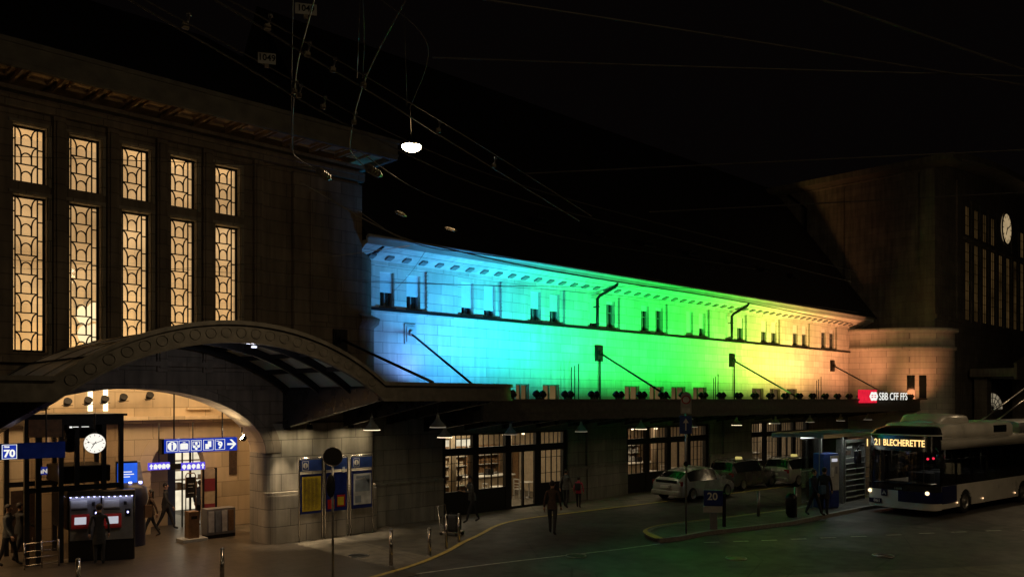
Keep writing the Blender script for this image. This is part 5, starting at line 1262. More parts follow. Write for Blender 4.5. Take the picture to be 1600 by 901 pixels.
# ================================================================ CARS
def loft(stations):
    # stations: (x, halfwidth, zbottom, zbelt, ztop, roofhalf) ; returns body, glass, both MB
    body = MB(); gl = MB(); rows = []
    for x, w_, zb, zl, zt, rw in stations:
        rows.append([(x, -w_ * .9, zb), (x, -w_, zb + .13), (x, -w_ * 1.0, zb + .38), (x, -w_ * .965, zl), (x, -rw, zt - .05), (x, -rw * .8, zt), (x, 0, zt + .025), (x, rw * .8, zt), (x, rw, zt - .05), (x, w_ * .965, zl), (x, w_, zb + .38), (x, w_, zb + .13), (x, w_ * .9, zb)])
    return rows
def car(loc, rot, label, paint, kind, sign=False):
    o = thing('parked_car', label, 'car', loc, rot, 'cars parked before the shop fronts')
    L = 4.4
    if kind == 'hatch':
        S = [(-2.2, .70, .32, .70, .72, .6), (-2.17, .80, .26, .86, .98, .66), (-2.05, .85, .22, .92, 1.08, .66), (-1.55, .87, .2, .92, 1.33, .60), (-.9, .875, .19, .91, 1.45, .59), (.1, .875, .19, .9, 1.49, .60), (.6, .875, .19, .9, 1.42, .60), (1.25, .87, .19, .9, .98, .66), (1.75, .83, .2, .78, .84, .62), (2.1, .74, .22, .62, .70, .55), (2.2, .6, .3, .5, .56, .48)]
        cabin = (2, 7)
    else:
        S = [(-2.25, .72, .34, .78, .80, .64), (-2.22, .83, .26, .92, 1.0, .68), (-2.12, .88, .22, .95, 1.04, .69), (-1.92, .89, .2, .95, 1.42, .62), (-1.4, .89, .2, .95, 1.5, .62), (-.2, .89, .2, .94, 1.52, .62), (.45, .89, .2, .93, 1.47, .61), (1.15, .88, .2, .92, 1.0, .68), (1.75, .85, .2, .84, .9, .62), (2.12, .78, .22, .68, .75, .55), (2.25, .62, .3, .55, .6, .5)]
        cabin = (2, 7)
    rows = loft(S); body = MB(); glb = MB(); gls = MB(); n_ = 13
    bo = []; gb = []; gs = []
    V = [p for r in rows for p in r]
    for i in range(len(rows) - 1):
        for k in range(n_ - 1):
            f = (i * n_ + k, i * n_ + k + 1, (i + 1) * n_ + k + 1, (i + 1) * n_ + k)
            if k in (3, 8) and cabin[0] + 1 <= i < cabin[1] - 1 + (0): gs.append(f)
            elif 4 <= k <= 7 and (i == cabin[0] or i == cabin[1] - 1): gb.append(f)
            elif 4 <= k <= 7 and kind == 'hatch' and i == cabin[0] - 1 and False: gb.append(f)
            else: bo.append(f)
    bo.append(tuple(range(n_))); bo.append(tuple(range((len(rows) - 1) * n_, len(rows) * n_))[::-1])
    body.add(V, bo, True); b = mk('body', body, paint, o, world=False)
    g1 = MB(); g1.add(V, [f for f in gb if f[0] < 4 * n_], True); rw_ = mk('rear_window', g1, 'car_glass', o, world=False)
    g1 = MB(); g1.add(V, [f for f in gb if f[0] >= 4 * n_], True); mk('windscreen', g1, 'car_glass', o, world=False)
    for s_ in (3, 8):
        g1 = MB(); g1.add(V, [f for f in gs if (f[0] % n_) == s_], True); mk('side_window', g1, 'car_glass', o, world=False)
    for m_ in [c.data for c in o.children]:
        bm = bmesh.new(); bm.from_mesh(m_); loose = [v for v in bm.verts if not v.link_faces]; bmesh.ops.delete(bm, geom=loose, context='VERTS'); bmesh.ops.recalc_face_normals(bm, faces=bm.faces); bm.to_mesh(m_); bm.free()
    for sx in (-1.35, 1.35):
        for sy in (-1, 1):
            w0 = mk('wheel', MB().lathe([(.0, -.02), (.3, -.02), (.32, .02), (.32, .18), (.3, .21), (.0, .21)], n=22, m=Matrix.Translation((sx, sy * .88, .32)) @ Matrix.Rotation(R(90) * sy, 4, 'X')), 'rubber', o, world=False)
            rm_ = MB(); rm_.lathe([(.2, -.03), (.21, -.035), (.19, -.02), (.03, -.03), (0, -.03)], n=18, m=Matrix.Translation((sx, sy * .88, .32)) @ Matrix.Rotation(R(90) * sy, 4, 'X'))
            mk('rim', rm_, 'steel', w0, world=False)
    for sy in (-1, 1):
        mk('tail_light', MB().rbox(-2.235 if kind != 'hatch' else -2.16, -2.02, min(sy * .84, sy * .56), max(sy * .84, sy * .56), .74, .95, .03), 'tail_red', o, world=False)
        mk('headlight', MB().rbox(1.95, 2.16, min(sy * .72, sy * .45), max(sy * .72, sy * .45), .56, .7, .03), 'car_glass', o, world=False)
        mk('door_mirror', MB().rbox(.85, 1.02, min(sy * .9, sy * 1.05), max(sy * .9, sy * 1.05), .92, 1.06, .03, smooth=True), paint, o, world=False)
    mk('rear_bumper', MB().rbox(-2.3, -2.1, -.8, .8, .3, .52, .05, smooth=True), paint, o, world=False)
    mk('number_plate', MB().box(-2.30 if kind == 'hatch' else -2.29, -2.2, -.26, .26, .62, .74), 'white_poster', o, world=False)
    if kind == 'hatch':
        mk('lower_rear_glass', MB().box(-2.21, -2.12, -.6, .6, .86, .98), 'car_glass', o, world=False); mk('roof_antenna', MB().cyl((-1.2, 0, 1.42), (-1.35, 0, 1.6), .012), 'black_iron', o, world=False)
        mk('roof_bar', MB().box(-.3, -.2, -.55, .55, 1.5, 1.54), 'white_paint', o, world=False)
    if sign:
        sgn = mk('taxi_sign', MB().rbox(-.5, -.32, -.17, .17, 1.53, 1.66, .04), 'taxi_sign', o, world=False)
        for sy in (-1, 1): mk('roof_rail', MB().tube([(-1.9, sy * .56, 1.44), (-1.6, sy * .56, 1.54), (.2, sy * .56, 1.56), (.5, sy * .56, 1.47)], .02, 6), 'black_iron', o, world=False)
    return o
car((33.75, 22.25, 0), R(-3), 'white hatchback seen from behind with split rear glass, parked by the second shop front', 'car_white', 'hatch')
car((39.4, 23.0, 0), R(-2), 'dark grey estate with a lit taxi sign, parked between hatchback and silver estate', 'car_grey', 'estate', True)
car((43.4, 21.9, 0), R(-6), 'silver estate with a lit taxi sign, parked nearest the ticket machine', 'car_silver', 'estate', True)

# ================================================================ BUS
BA_ = R(174)      # heading of the bus: towards the camera's left
bc_ = Vector((34.55, 13.15, 0))   # middle of its front
bus = thing('city_bus', 'white and dark blue trolleybus with a lit board reading 21 BLECHERETTE', 'bus', bc_, BA_); bus.scale = (1, 1.13, 1.02)
# local: +x forward, front face at x=0, y across (+y is the bus's left)
def sec(x, w_, zb, zt, crown=.12): return [(x, -w_, zb), (x, -w_, zt - .18), (x, -w_ + .06, zt - .06), (x, -w_ + .22, zt), (x, 0, zt + crown * .4), (x, w_ - .22, zt), (x, w_ - .06, zt - .06), (x, w_, zt - .18), (x, w_, zb)]
def loftm(ss, caps=True):
    mb = MB(); n_ = len(ss[0]); V = [p for s_ in ss for p in s_]
    mb.add(V, [(i * n_ + k, i * n_ + (k + 1) % n_, (i + 1) * n_ + (k + 1) % n_, (i + 1) * n_ + k) for i in range(len(ss) - 1) for k in range(n_)], True)
    if caps: mb.add(ss[0] + ss[-1], [list(range(n_)), list(range(n_, 2 * n_))[::-1]])
    return mb
# plan outline of the nose (rounded)
def nose_plan(g=0.0):
    pts = []
    for k in range(13):
        t = -PI / 2 + PI * k / 12; c_, s_ = math.cos(t), math.sin(t)
        pts.append((-.62 + (.62 + g) * abs(c_) ** .55 , (1.275 + g) * (abs(s_) ** .7) * (1 if s_ > 0 else -1)))
    return pts
def nose_band(z0, z1, g=0.0, g1=None, y0=-9, y1=9, back=-.64, xs_=0.0, xs1=None):
    g1 = g if g1 is None else g1; xs1 = xs_ if xs1 is None else xs1
    A_ = [(x + xs_, y) for x, y in nose_plan(g)]; B_ = [(x + xs1, y) for x, y in nose_plan(g1)]
    mb = MB(); n_ = len(A_)
    fs = [(i, i + 1, n_ + i + 1, n_ + i) for i in range(n_ - 1) if y0 <= (A_[i][1] + A_[i + 1][1]) / 2 <= y1]
    mb.add([(x, y, z0) for x, y in A_] + [(x, y, z1) for x, y in B_], fs, True); return mb
LB = 17.8
mk('front_mask', nose_band(.28, .98, 0), 'bus_white', bus, world=False)
fm = nose_band(.55, .985, .012, None, .15, 9, 0); mk('blue_corner_panel', fm, 'bus_blue', bus, world=False)
mk('dark_apron', nose_band(.98, 1.22, .004), 'bus_black', bus, world=False)
mk('windscreen', nose_band(1.22, 2.55, .002, None, -9, 9, 0, 0, -.06), 'bus_glass', bus, world=False)
mk('header_band', nose_band(2.55, 3.16, .003, -.03, -9, 9, 0, -.06, -.12), 'bus_black', bus, world=False)
mk('roof_rim', nose_band(3.16, 3.21, .0, .0, -9, 9, 0, -.1, -.1), 'bus_white', bus, world=False)
dome = MB()
for a, b, c, d in ((3.2, 3.38, -.02, -.12), (3.38, 3.5, -.12, -.3), (3.5, 3.55, -.3, -.6)):
    q = nose_band(a, b, c, d, -9, 9, 0, -.12 + (c + .02) * 1.5, -.12 + (d + .02) * 1.5); dome.add(q.v, q.f, True)
mk('front_dome', dome, 'bus_black', bus, world=False)
low = MB(); low.box(-LB, -.62, -1.275, 1.275, .3, 1.18)
for side in (-1, 1):
    pass
# side skins with wheel arches
def side_skin(sy):
    mb = MB(); y = sy * 1.28; wheels_ = [-2.75, -8.6, -14.6]
    x = -LB; seg_ = []
    cuts = []
    for wx in wheels_: cuts.append((wx - .56, wx + .56, wx))
    cuts.sort(); cur = -LB
    def quad(x0, x1, z0, z1): mb.box(x0, x1, min(y, y - sy * .03), max(y, y - sy * .03), z0, z1)
    for a, b, wx in cuts:
        quad(cur, a, .32, 1.2); n_ = 12
        for i in range(n_):
            xa_, xb_ = sm(a, b, i / n_), sm(a, b, (i + 1) / n_); z0 = .42 + math.sqrt(max(0, .56 ** 2 - ((xa_ + xb_) / 2 - wx) ** 2)); quad(xa_, xb_, z0, 1.2)
        cur = b
    quad(cur, -.62, .32, 1.2); return mb
for sy in (-1, 1): mk('side_panel', side_skin(sy), 'bus_white', bus, world=False)
mk('front_corner_panel', MB().box(-1.9, -.63, 1.281, 1.295, .52, 1.2), 'bus_blue', bus, world=False)
mk('front_corner_panel', MB().box(-1.9, -.63, -1.295, -1.281, .52, 1.2), 'bus_blue', bus, world=False)
for sy in (-1, 1):
    y = sy * 1.27; mk('side_glazing', MB().box(-LB, -.62, min(y, y - sy * .01), max(y, y - sy * .01), 1.2, 2.62), 'bus_glass', bus, world=False)
    pi = MB()
    for x in (-.66, -1.95, -3.4, -4.9, -6.3, -8.3, -9.9, -11.5, -13, -15, -16.6): pi.box(x - .05, x + .05, min(y, y - sy * .05), max(y, y - sy * .05), 1.2, 2.62)
    pi.box(-LB, -.62, min(y, y - sy * .05), max(y, y - sy * .05), 2.2, 2.235); mk('window_pillars', pi, 'bus_black', bus, world=False)
mk('floor', MB().box(-LB, -.3, -1.2, 1.2, .34, .42).box(-LB, -LB + .05, -1.27, 1.27, .34, 3.0), 'rubber', bus, world=False)
rf_ = loftm([sec(-LB, 1.28, 2.62, 3.12), sec(-.62, 1.28, 2.62, 3.12)]); mk('roof', rf_, 'bus_white', bus, world=False)
mk('roof_pod', loftm([sec(-7.6, 1.22, 3.0, 3.62), sec(-1.6, 1.22, 3.0, 3.62), sec(-.95, 1.1, 3.0, 3.42), sec(-.72, .9, 3.0, 3.2)]), 'bus_white', bus, world=False)
mk('roof_unit', loftm([sec(-4.4, .8, 3.5, 3.72), sec(-4.1, .85, 3.5, 3.95), sec(-2.2, .85, 3.5, 3.97), sec(-1.7, .75, 3.5, 3.7)]), 'bus_white', bus, world=False)
mk('roof_unit', loftm([sec(-16.5, 1.15, 3.0, 3.6), sec(-8.6, 1.15, 3.0, 3.6)]), 'grey_panel', bus, world=False)
mk('vent_grille', MB().box(-6.9, -5.6, 1.215, 1.235, 3.2, 3.5), 'black_iron', bus, world=False)
for wx in (-2.75, -8.6, -14.6):
    for sy in (-1, 1):
        m_ = Matrix.Translation((wx, sy * 1.26, .48)) @ Matrix.Rotation(-R(90) * sy, 4, 'X')
        w0 = mk('wheel', MB().lathe([(0, -.3), (.44, -.3), (.48, -.24), (.48, -.04), (.45, 0), (.3, 0)], n=24, m=m_), 'rubber', bus, world=False); mk('rim', MB().lathe([(.3, 0), (.27, -.06), (.12, -.06), (.1, .02), (0, .02)], n=18, m=m_), 'steel', w0, world=False)
def bf(y, z, g=.02): return Matrix.Translation((g, y, z)) @ Matrix.Rotation(R(90), 4, 'Z') @ Matrix.Rotation(R(90), 4, 'X')
t1 = textmb('21', .36, bf(-.80, 2.86, -.045), .004, .006, .72); t2 = textmb('BLECHERETTE', .36, bf(.17, 2.86, .01), .004, .006, .66)
t1.v = [(x - .045, y, z) for x, y, z in t1.v]; t2.v = [(x - .05 * abs(y) - .03, y, z) for x, y, z in t2.v]
# keep the board letters just in front of the curved header
for t_ in (t1, t2): pass
mk('destination_text', (lambda a, b: (a.add(b.v, b.f), a)[1])(t1, t2), 'led_amber', bus, world=False)
mk('side_lamp_strip', MB().box(-.06, -.04, -1.19, -1.16, 2.68, 2.98), 'led_amber', bus, world=False)
for y in (-1.12, 1.0): mk('headlight', MB().ell((-.14 if abs(y) > 1.1 else -.08, y, .88 if y < 0 else .95), (.05, .075, .075), 12, 8), 'head_light', bus, world=False)
mk('fleet_number_plate', MB().box(-.05, .012, -1.08, -.62, .42, .6), 'bus_blue', bus, world=False)
mk('fleet_number', textmb('861', .17, bf(-.78, .51, .018), .003, .006), 'white_paint', bus, world=False)
mk('badge', MB().box(-.04, .014, -.62, -.4, .72, .98), 'bus_blue', bus, world=False)
mk('badge_mark', textmb('A', .2, bf(-.51, .85, .02), .003, .008), 'light_panel', bus, world=False)
mk('maker_lettering', textmb('HESS', .1, bf(.0, 1.06, .016), .003, .004, 1.3), 'steel', bus, world=False)
mk('wiper', MB().tube([(.03, .1, 1.26), (.02, .7, 1.42), (.0, 1.05, 1.3)], .014, 6).tube([(.03, -.9, 1.26), (.03, -.2, 1.34)], .014, 6), 'black_iron', bus, world=False)
mk('centre_post', MB().box(-.04, .012, -.62, -.5, 1.22, 2.56), 'bus_black', bus, world=False)
for sy in (-1, 1):
    w0 = mk('wing_mirror', MB().rbox(-.02, .14, sy * 1.5 - .12, sy * 1.5 + .12, 1.95, 2.5, .04, smooth=True), 'bus_black', bus, world=False); mk('mirror_arm', MB().tube([(-.2, sy * 1.2, 2.7), (.1, sy * 1.4, 2.7), (.1, sy * 1.5, 2.5)], .025, 6), 'bus_black', w0, world=False)
for x in (-1.95 + .05, -4.3, -7.6, -11): mk('marker_light', MB().ell((x, 1.31, .5), (.035, .02, .03), 8, 6), 'marker_light', bus, world=False)
mk('roof_light', MB().ell((-.5, 1.02, 3.17), (.05, .05, .05), 8, 6), 'marker_light', bus, world=False)
for x, z in ((-2.05, 2.15), (-2.55, 2.15), (-3.5, 2.17)): mk('interior_red_lamp', MB().ell((x, .2, z), (.05, .05, .05), 8, 6), 'red_light', bus, world=False)
ins = MB()
for i, x in enumerate((-3.2, -4.1, -5.2, -6.4, -7.4)): ins.rbox(x - .22, x + .22, -.95, -.1, .75, 1.5, .05); ins.rbox(x - .22, x + .22, .3, 1.1, .75, 1.5, .05)
mk('seats', ins, 'cloth_navy', bus, world=False)
for x, y in ((-1.7, .2), (-2.9, .75), (-4.6, -.2), (-5.8, .7), (-7.2, .2)): mk('grab_pole', MB().cyl((x, y, .42), (x, y, 2.6), .018), 'steel', bus, world=False)
mk('dashboard', MB().rbox(-.75, -.2, -1.1, 1.1, 1.0, 1.3, .06), 'bus_black', bus, world=False)
mk('ticket_display', MB().rbox(-3.45, -3.3, .35, .85, 1.35, 1.95, .03), 'dim_clock', bus, world=False)
mk('trolley_pole', MB().cyl((-8.5, .3, 3.6), (-14.5, .3, 5.4), .035).cyl((-8.5, -.3, 3.6), (-14.5, -.3, 5.4), .035), 'steel', bus, world=False)
light('AREA', 'saloon_light', (0, 0, 0), 26, (1, .85, .6), None, sizes=(5, .5)); l_ = C.objects['saloon_light'] if 'saloon_light' in C.objects else None
if l_: l_.parent = bus; l_.location = (-5, 0, 2.55)

# ================================================================ SHOP CONTENTS
for bi, (a, b) in enumerate(bays):
    wd = ['first', 'second', 'third'][bi]
    for j, (fx, y, wide) in enumerate(((.14, 30.6, 1.5), (.42, 30.7, 1.7), (.8, 30.6, 1.4))):
        x = a + (b - a) * fx + (y - YF) * .75
        if x > 53: continue
        o = thing('display_cabinet', '%s wall cabinet with goods behind the %s shop front' % (['left', 'middle', 'right'][j], wd), 'cabinet', (x, y, 0), 0, 'cabinets along the shop walls')
        mk('case', MB().box(-wide / 2, -wide / 2 + .05, -.2, .25, 0, 2.3).box(wide / 2 - .05, wide / 2, -.2, .25, 0, 2.3).box(-wide / 2, wide / 2, .2, .25, 0, 2.3).box(-wide / 2, wide / 2, -.22, .25, 2.3, 2.4), 'wood', o, world=False)
        for z in (.5, 1.0, 1.45, 1.9): mk('shelf', MB().box(-wide / 2 + .05, wide / 2 - .05, -.2, .2, z, z + .03), 'light_panel', o, world=False)
        gd = MB()
        for z in (.53, 1.03, 1.48, 1.93):
            xx = -wide / 2 + .1
            while xx < wide / 2 - .2: ww = .06 + .12 * random.random(); gd.rbox(xx, xx + ww, -.12, .1, z, z + .1 + .22 * random.random(), .01); xx += ww + .03 + .1 * random.random()
        mk('goods', gd, ['beige', 'wood', 'white_poster'][(j + bi) % 3], o, world=False)
    for j in range(2):
        x = a + (b - a) * (.45 + .33 * j) + 1.6; y = 27.3 + .5 * j
        if x > 52.5: continue
        o = thing('cafe_table', '%s pale round table with chairs behind the %s shop front' % (['nearer', 'farther'][j], wd), 'table', (x, y, 0), 0, 'round tables in the shops')
        mk('table_top', MB().lathe([(0, .73), (.42, .73), (.43, .75), (0, .76)], n=20), 'white_paint', o, world=False); mk('pedestal', MB().lathe([(.24, 0), (.22, .03), (.03, .06), (.03, .73)], n=12), 'steel', o, world=False)
        c_ = thing('cafe_chair', 'white bar backed chair at the %s table behind the %s shop front' % (['nearer', 'farther'][j], wd), 'chair', (x - .65, y, 0), R(90), 'chairs in the shops')
        mk('seat', MB().rbox(-.2, .2, -.2, .2, .43, .47, .015), 'white_paint', c_, world=False); mk('backrest', MB().box(-.2, -.17, .17, .2, .47, .95).box(.17, .2, .17, .2, .47, .95).box(-.2, .2, .17, .2, .9, .95).box(-.2, .2, .17, .2, .72, .76).box(-.2, .2, .17, .2, .58, .62), 'white_paint', c_, world=False)
        for lx in (-.17, .17):
            for ly in (-.17, .17): mk('leg', MB().box(lx - .016, lx + .016, ly - .016, ly + .016, 0, .43), 'white_paint', c_, world=False)
    x = a + (b - a) * .5 + 2.4
    if x < 52:
        o = thing('shop_counter', 'long counter with a pale top deep inside the %s shop' % wd, 'counter', (x, 29.2, 0)); mk('front', MB().rbox(-1.3, 1.3, -.3, .3, 0, 1.0, .02), 'beige', o, world=False); mk('top', MB().rbox(-1.4, 1.4, -.38, .38, 1.0, 1.06, .015), 'white_paint', o, world=False); mk('till', MB().rbox(-.2, .2, -.1, .15, 1.06, 1.36, .03), 'bus_black', o, world=False)
    for j in range(4):
        x = a + (b - a) * (.15 + .22 * j) + 1.2; o = thing('ceiling_lamp', '%s small lit ceiling lamp behind the %s shop front' % (['leftmost', 'second', 'third', 'rightmost'][j], wd), 'ceiling lamp', (x, 27.6 + .4 * (j % 2), 3.05), 0, 'ceiling lamps in the shops')
        mk('diffuser', MB().ell((0, 0, 0), (.1, .1, .05), 12, 6), 'lamp_warm', o, world=False); mk('stem', MB().cyl((0, 0, .05), (0, 0, .55), .012), 'black_iron', o, world=False)
    o = thing('glowing_menu_board', 'bright pale board on the back wall of the %s shop' % wd, 'board', (a + (b - a) * .3 + 3.4, 31.1, 2.35)); mk('panel', MB().box(-.9, .9, 0, .05, -.4, .35), 'shop_bright', o, world=False); mk('frame', MB().box(-.95, .95, .02, .08, -.45, .4), 'black_iron', o, world=False)

# ================================================================ PEOPLE
def person(loc, rot, label, h=1.72, step=.0, arm=.15, top='cloth_black', legs='cloth_black', shoe='black_iron', hairm='hair', hat=False, long_hair=False, lean=0.0, bend=.0, coat=False, build=1.0, hold=False):
    s = h / 1.75; o = thing('person', label, 'person', loc, rot)
    # local: faces -Y
    V = []; E = []; Rd = []
    def v(x, y, z, r, par=None):
        V.append((x * s, y * s, z * s)); Rd.append(r * s * (build if z < 1.5 else 1)); i = len(V) - 1
        if par is not None: E.append((par, i))
        return i
    pel = v(0, 0, .96, .125); wa = v(0, -lean * .3, 1.12, .118, pel); ch = v(0, -lean * .7, 1.33, .138, wa); nb = v(0, -lean, 1.47, .07, ch); nk = v(0, -lean - .01, 1.53, .052, nb)
    hd1 = v(0, -lean - .02, 1.60, .078, nk); hd2 = v(0, -lean - .01, 1.68, .088, hd1); hd3 = v(0, -lean, 1.72, .05, hd2)
    for sx in (-1, 1):
        f = step * sx
        hip = v(sx * .095, 0, .88, .098, pel); kn = v(sx * .1, -f * .5 - .02 - bend * .1, .5, .062, hip)
        back = max(0, f * -1) if True else 0
        ank = v(sx * .1, -f * 1.0 + (.02 if f > 0 else .1 * abs(f)), .1 + (.08 * abs(f) if f < 0 else 0), .042, kn); toe = v(sx * .11, -f * 1.0 - .13, .045 + (.01 if f >= 0 else .0), .038, ank)
        sh = v(sx * .18, -lean, 1.42, .062, ch); af = -f * arm / .15 if step else 0
        if hold: el = v(sx * .25, -lean - .05, 1.16, .045, sh); wr = v(sx * .17, -lean - .27, 1.2, .032, el)
        else: el = v(sx * .25, -lean - af * .35 + .02, 1.13, .045, sh); wr = v(sx * .25, -lean - af * .8 - .06, .9, .032, el)
    me = bpy.data.meshes.new('body'); me.from_pydata(V, E, []); ob = bpy.data.objects.new('tmp', me); C.objects.link(ob)
    ob.modifiers.new('s', 'SKIN'); lay = me.skin_vertices[0].data
    for i, r in enumerate(Rd): lay[i].radius = (r, r * (.78 if V[i][2] > .9 * s and V[i][2] < 1.45 * s else 1)); lay[i].use_root = (i == 0)
    sb_ = ob.modifiers.new('u', 'SUBSURF'); sb_.levels = 2; sb_.render_levels = 2
    dg = bpy.context.evaluated_depsgraph_get(); m2 = bpy.data.meshes.new_from_object(ob.evaluated_get(dg)); C.objects.unlink(ob); bpy.data.objects.remove(ob)
    mb = MB(); mb.add([x.co.to_tuple() for x in m2.vertices], [list(p.vertices) for p in m2.polygons], True); bpy.data.meshes.remove(m2)
    zone = [0] * len(mb.f)
    def zof(f):
        c = sum((Vector(mb.v[i]) for i in f), Vector()) / len(f) / s
        if c.z > 1.5: return 2
        if c.z < .075: return 3
        if abs(c.x) > .19 or (hold and c.y < -.2 and 1.1 < c.z < 1.3): return 0
        return 1 if c.z < (.62 if coat else .96) else 0
    zone = [zof(f) for f in mb.f]
    # hands with fingers, face
    def piece(fn, z_):
        n0 = len(mb.f); fn(); zone.extend([z_] * (len(mb.f) - n0))
    wr_idx = [i for i, p in enumerate(V) if Rd[i] == .032 * s * build]
    for k, i in enumerate(wr_idx):
        sx = -1 if k == 0 else 1; W_ = Vector(V[i]); d_ = Vector((0, -.3, -1)).normalized() if not hold else Vector((0, -1, .1)).normalized()
        sd = Vector((0, -1, .3)).normalized() if not hold else Vector((1, 0, 0))
        piece(lambda: mb.tube([W_, W_ + d_ * .04 * s, W_ + d_ * .09 * s], [.026 * s, .036 * s, .032 * s], 8), 2)
        for q in range(4):
            b0 = W_ + d_ * .085 * s + sd * (-.027 + q * .018) * s; ln = (.07, .08, .076, .06)[q] * s
            piece(lambda: mb.tube([b0, b0 + d_ * ln * .5, b0 + d_ * ln * .9 + Vector((-sx * .018 * s, 0, 0))], [.0095 * s, .0085 * s, .006 * s], 5), 2)
        piece(lambda: mb.tube([W_ + d_ * .03 * s + sd * .03 * s, W_ + d_ * .07 * s + sd * .055 * s, W_ + d_ * .1 * s + sd * .05 * s], [.012 * s, .01 * s, .007 * s], 5), 2)
    hc = Vector((0, -lean - .01, 1.66)) * s
    piece(lambda: mb.ell(hc + Vector((0, -.088, -.012)) * s, (.014 * s, .022 * s, .022 * s), 8, 6), 2)
    for sx in (-1, 1):
        piece(lambda: mb.ell(hc + Vector((sx * .084, .005, -.01)) * s, (.012 * s, .022 * s, .034 * s), 8, 6), 2)
        piece(lambda: mb.ell(hc + Vector((sx * .032, -.078, .012)) * s, (.013 * s, .01 * s, .008 * s), 8, 6), 3)
    piece(lambda: mb.ell(hc + Vector((0, -.08, -.05)) * s, (.025 * s, .01 * s, .007 * s), 8, 6), 3)
    b_ = mk('body', mb, top, o, world=False)
    for m_ in (legs, 'skin', shoe): b_.data.materials.append(M[m_])
    if len(b_.data.polygons) == len(zone): b_.data.polygons.foreach_set('material_index', zone)
    hb_ = MB(); hb_.ell(hc + Vector((0, .018, .022)) * s, (.095 * s, .10 * s, .10 * s), 14, 9)
    hb_.v = [(x, y if not (y < hc.y - .05 * s and z < hc.z + .04 * s) else hc.y - .05 * s, z) for x, y, z in hb_.v]
    if long_hair: hb_.rbox(hc.x - .075 * s, hc.x + .075 * s, hc.y + .03 * s, hc.y + .1 * s, hc.z - .24 * s, hc.z + .03 * s, .03 * s, smooth=True)
    mk('hair', hb_, hairm, o, world=False)
    # jacket hem as a flared skirt and collar
    hem = .62 if coat else .84
    jk = MB(); jk.lathe([(.165, hem), (.16, hem + .12), (.135, 1.1), (.13, 1.12)], n=16); jk.v = [(x * s * build * 1.06, y * s * build * .86 - lean * s * max(0, (z - .9)) * .6, z * s) for x, y, z in jk.v]; mk('jacket_hem', jk, top, o, world=False)
    cl = MB(); cl.lathe([(.075, 1.46), (.08, 1.5), (.068, 1.53)], n=14); cl.v = [(x * s, (y - lean) * s, z * s) for x, y, z in cl.v]; mk('collar', cl, top, o, world=False)
    return o
def at(px, py): return G(px, py)
def face(g, off=0): return math.atan2(g.y, g.x) - R(90) + R(off)   # 0 = faces the camera
g = G(155, 882); person(g, face(g, 180), 'person in a dark coat standing with their back to us at the ticket machines', 1.72, .04, coat=True)
g = G(13, 884); person(g, face(g, 60), 'nearer person in dark clothes at the left edge, half hidden by the frame', 1.72, .22, top='cloth_grey')
g = G(31, 876); person(g, face(g, 120), 'dark silhouetted person with an arm out beside the left edge', 1.68, .25, arm=.3)
g = G(236, 840); person(g, face(g, -80), 'long haired woman in a pale flecked top and light boots striding past the arch', 1.62, .3, top='cloth_brown', shoe='boot_tan', long_hair=True, build=.92)
g = G(259, 828); person(g, face(g, 80), 'dark dressed person walking behind the long haired woman', 1.68, .3)
g = G(313, 822); person(g, face(g, 150), 'person in a dark padded jacket standing before the bright shop', 1.7, .03, top='cloth_navy', build=1.15)
g = G(738, 816); person(g, face(g, -65), 'person in dark clothes and cap walking beside the luggage trolley', 1.78, .3, top='cloth_grey', lean=.1, hold=True)
g = G(863, 835); person(g, face(g, 170), 'tall dark person crossing the road towards the first shop front', 1.86, .2, top='cloth_brown')
g = G(884, 793); person(g, face(g, 160), 'grey dressed person walking by the right end of the first shop front', 1.66, .18, top='cloth_grey')
gk = G(904, 793); person(gk, face(gk, 165), 'child in a bright pink jacket walking beside the stone wall', 1.34, .12, top='cloth_pink')
bp = thing('backpack', 'small black backpack on the child in the pink jacket', 'backpack', gk, face(gk, 165)); mk('bag', MB().rbox(-.13, .13, .09, .24, .78, 1.1, .05, smooth=True), 'cloth_black', bp, world=False); mk('strap', MB().tube([(-.09, .1, 1.08), (-.09, -.02, 1.13), (-.09, -.12, 1.0)], .012, 6).tube([(.09, .1, 1.08), (.09, -.02, 1.13), (.09, -.12, 1.0)], .012, 6), 'cloth_black', bp, world=False)
g = G(1272, 805, .125); person(g, face(g, 65), 'person in dark clothes striding with a blue bag at the bus stop', 1.8, .26, top='cloth_navy', build=1.1)
sbg = thing('shoulder_bag', 'dull blue bag held by the striding person at the bus stop', 'bag', g + Vector((.1, -.28, .85)), face(g, 65)); mk('bag', MB().rbox(-.22, .22, -.08, .08, 0, .36, .05, smooth=True), 'cloth_blue', sbg, world=False); mk('strap', MB().tube([(-.15, 0, .34), (-.08, 0, .5), (.08, 0, .5), (.15, 0, .34)], .014, 6), 'cloth_black', sbg, world=False)
g = G(1288, 804, .125); person(g, face(g, 170), 'dark broad person standing in front of the blue ticket machine', 1.86, .06, coat=True, build=1.15)

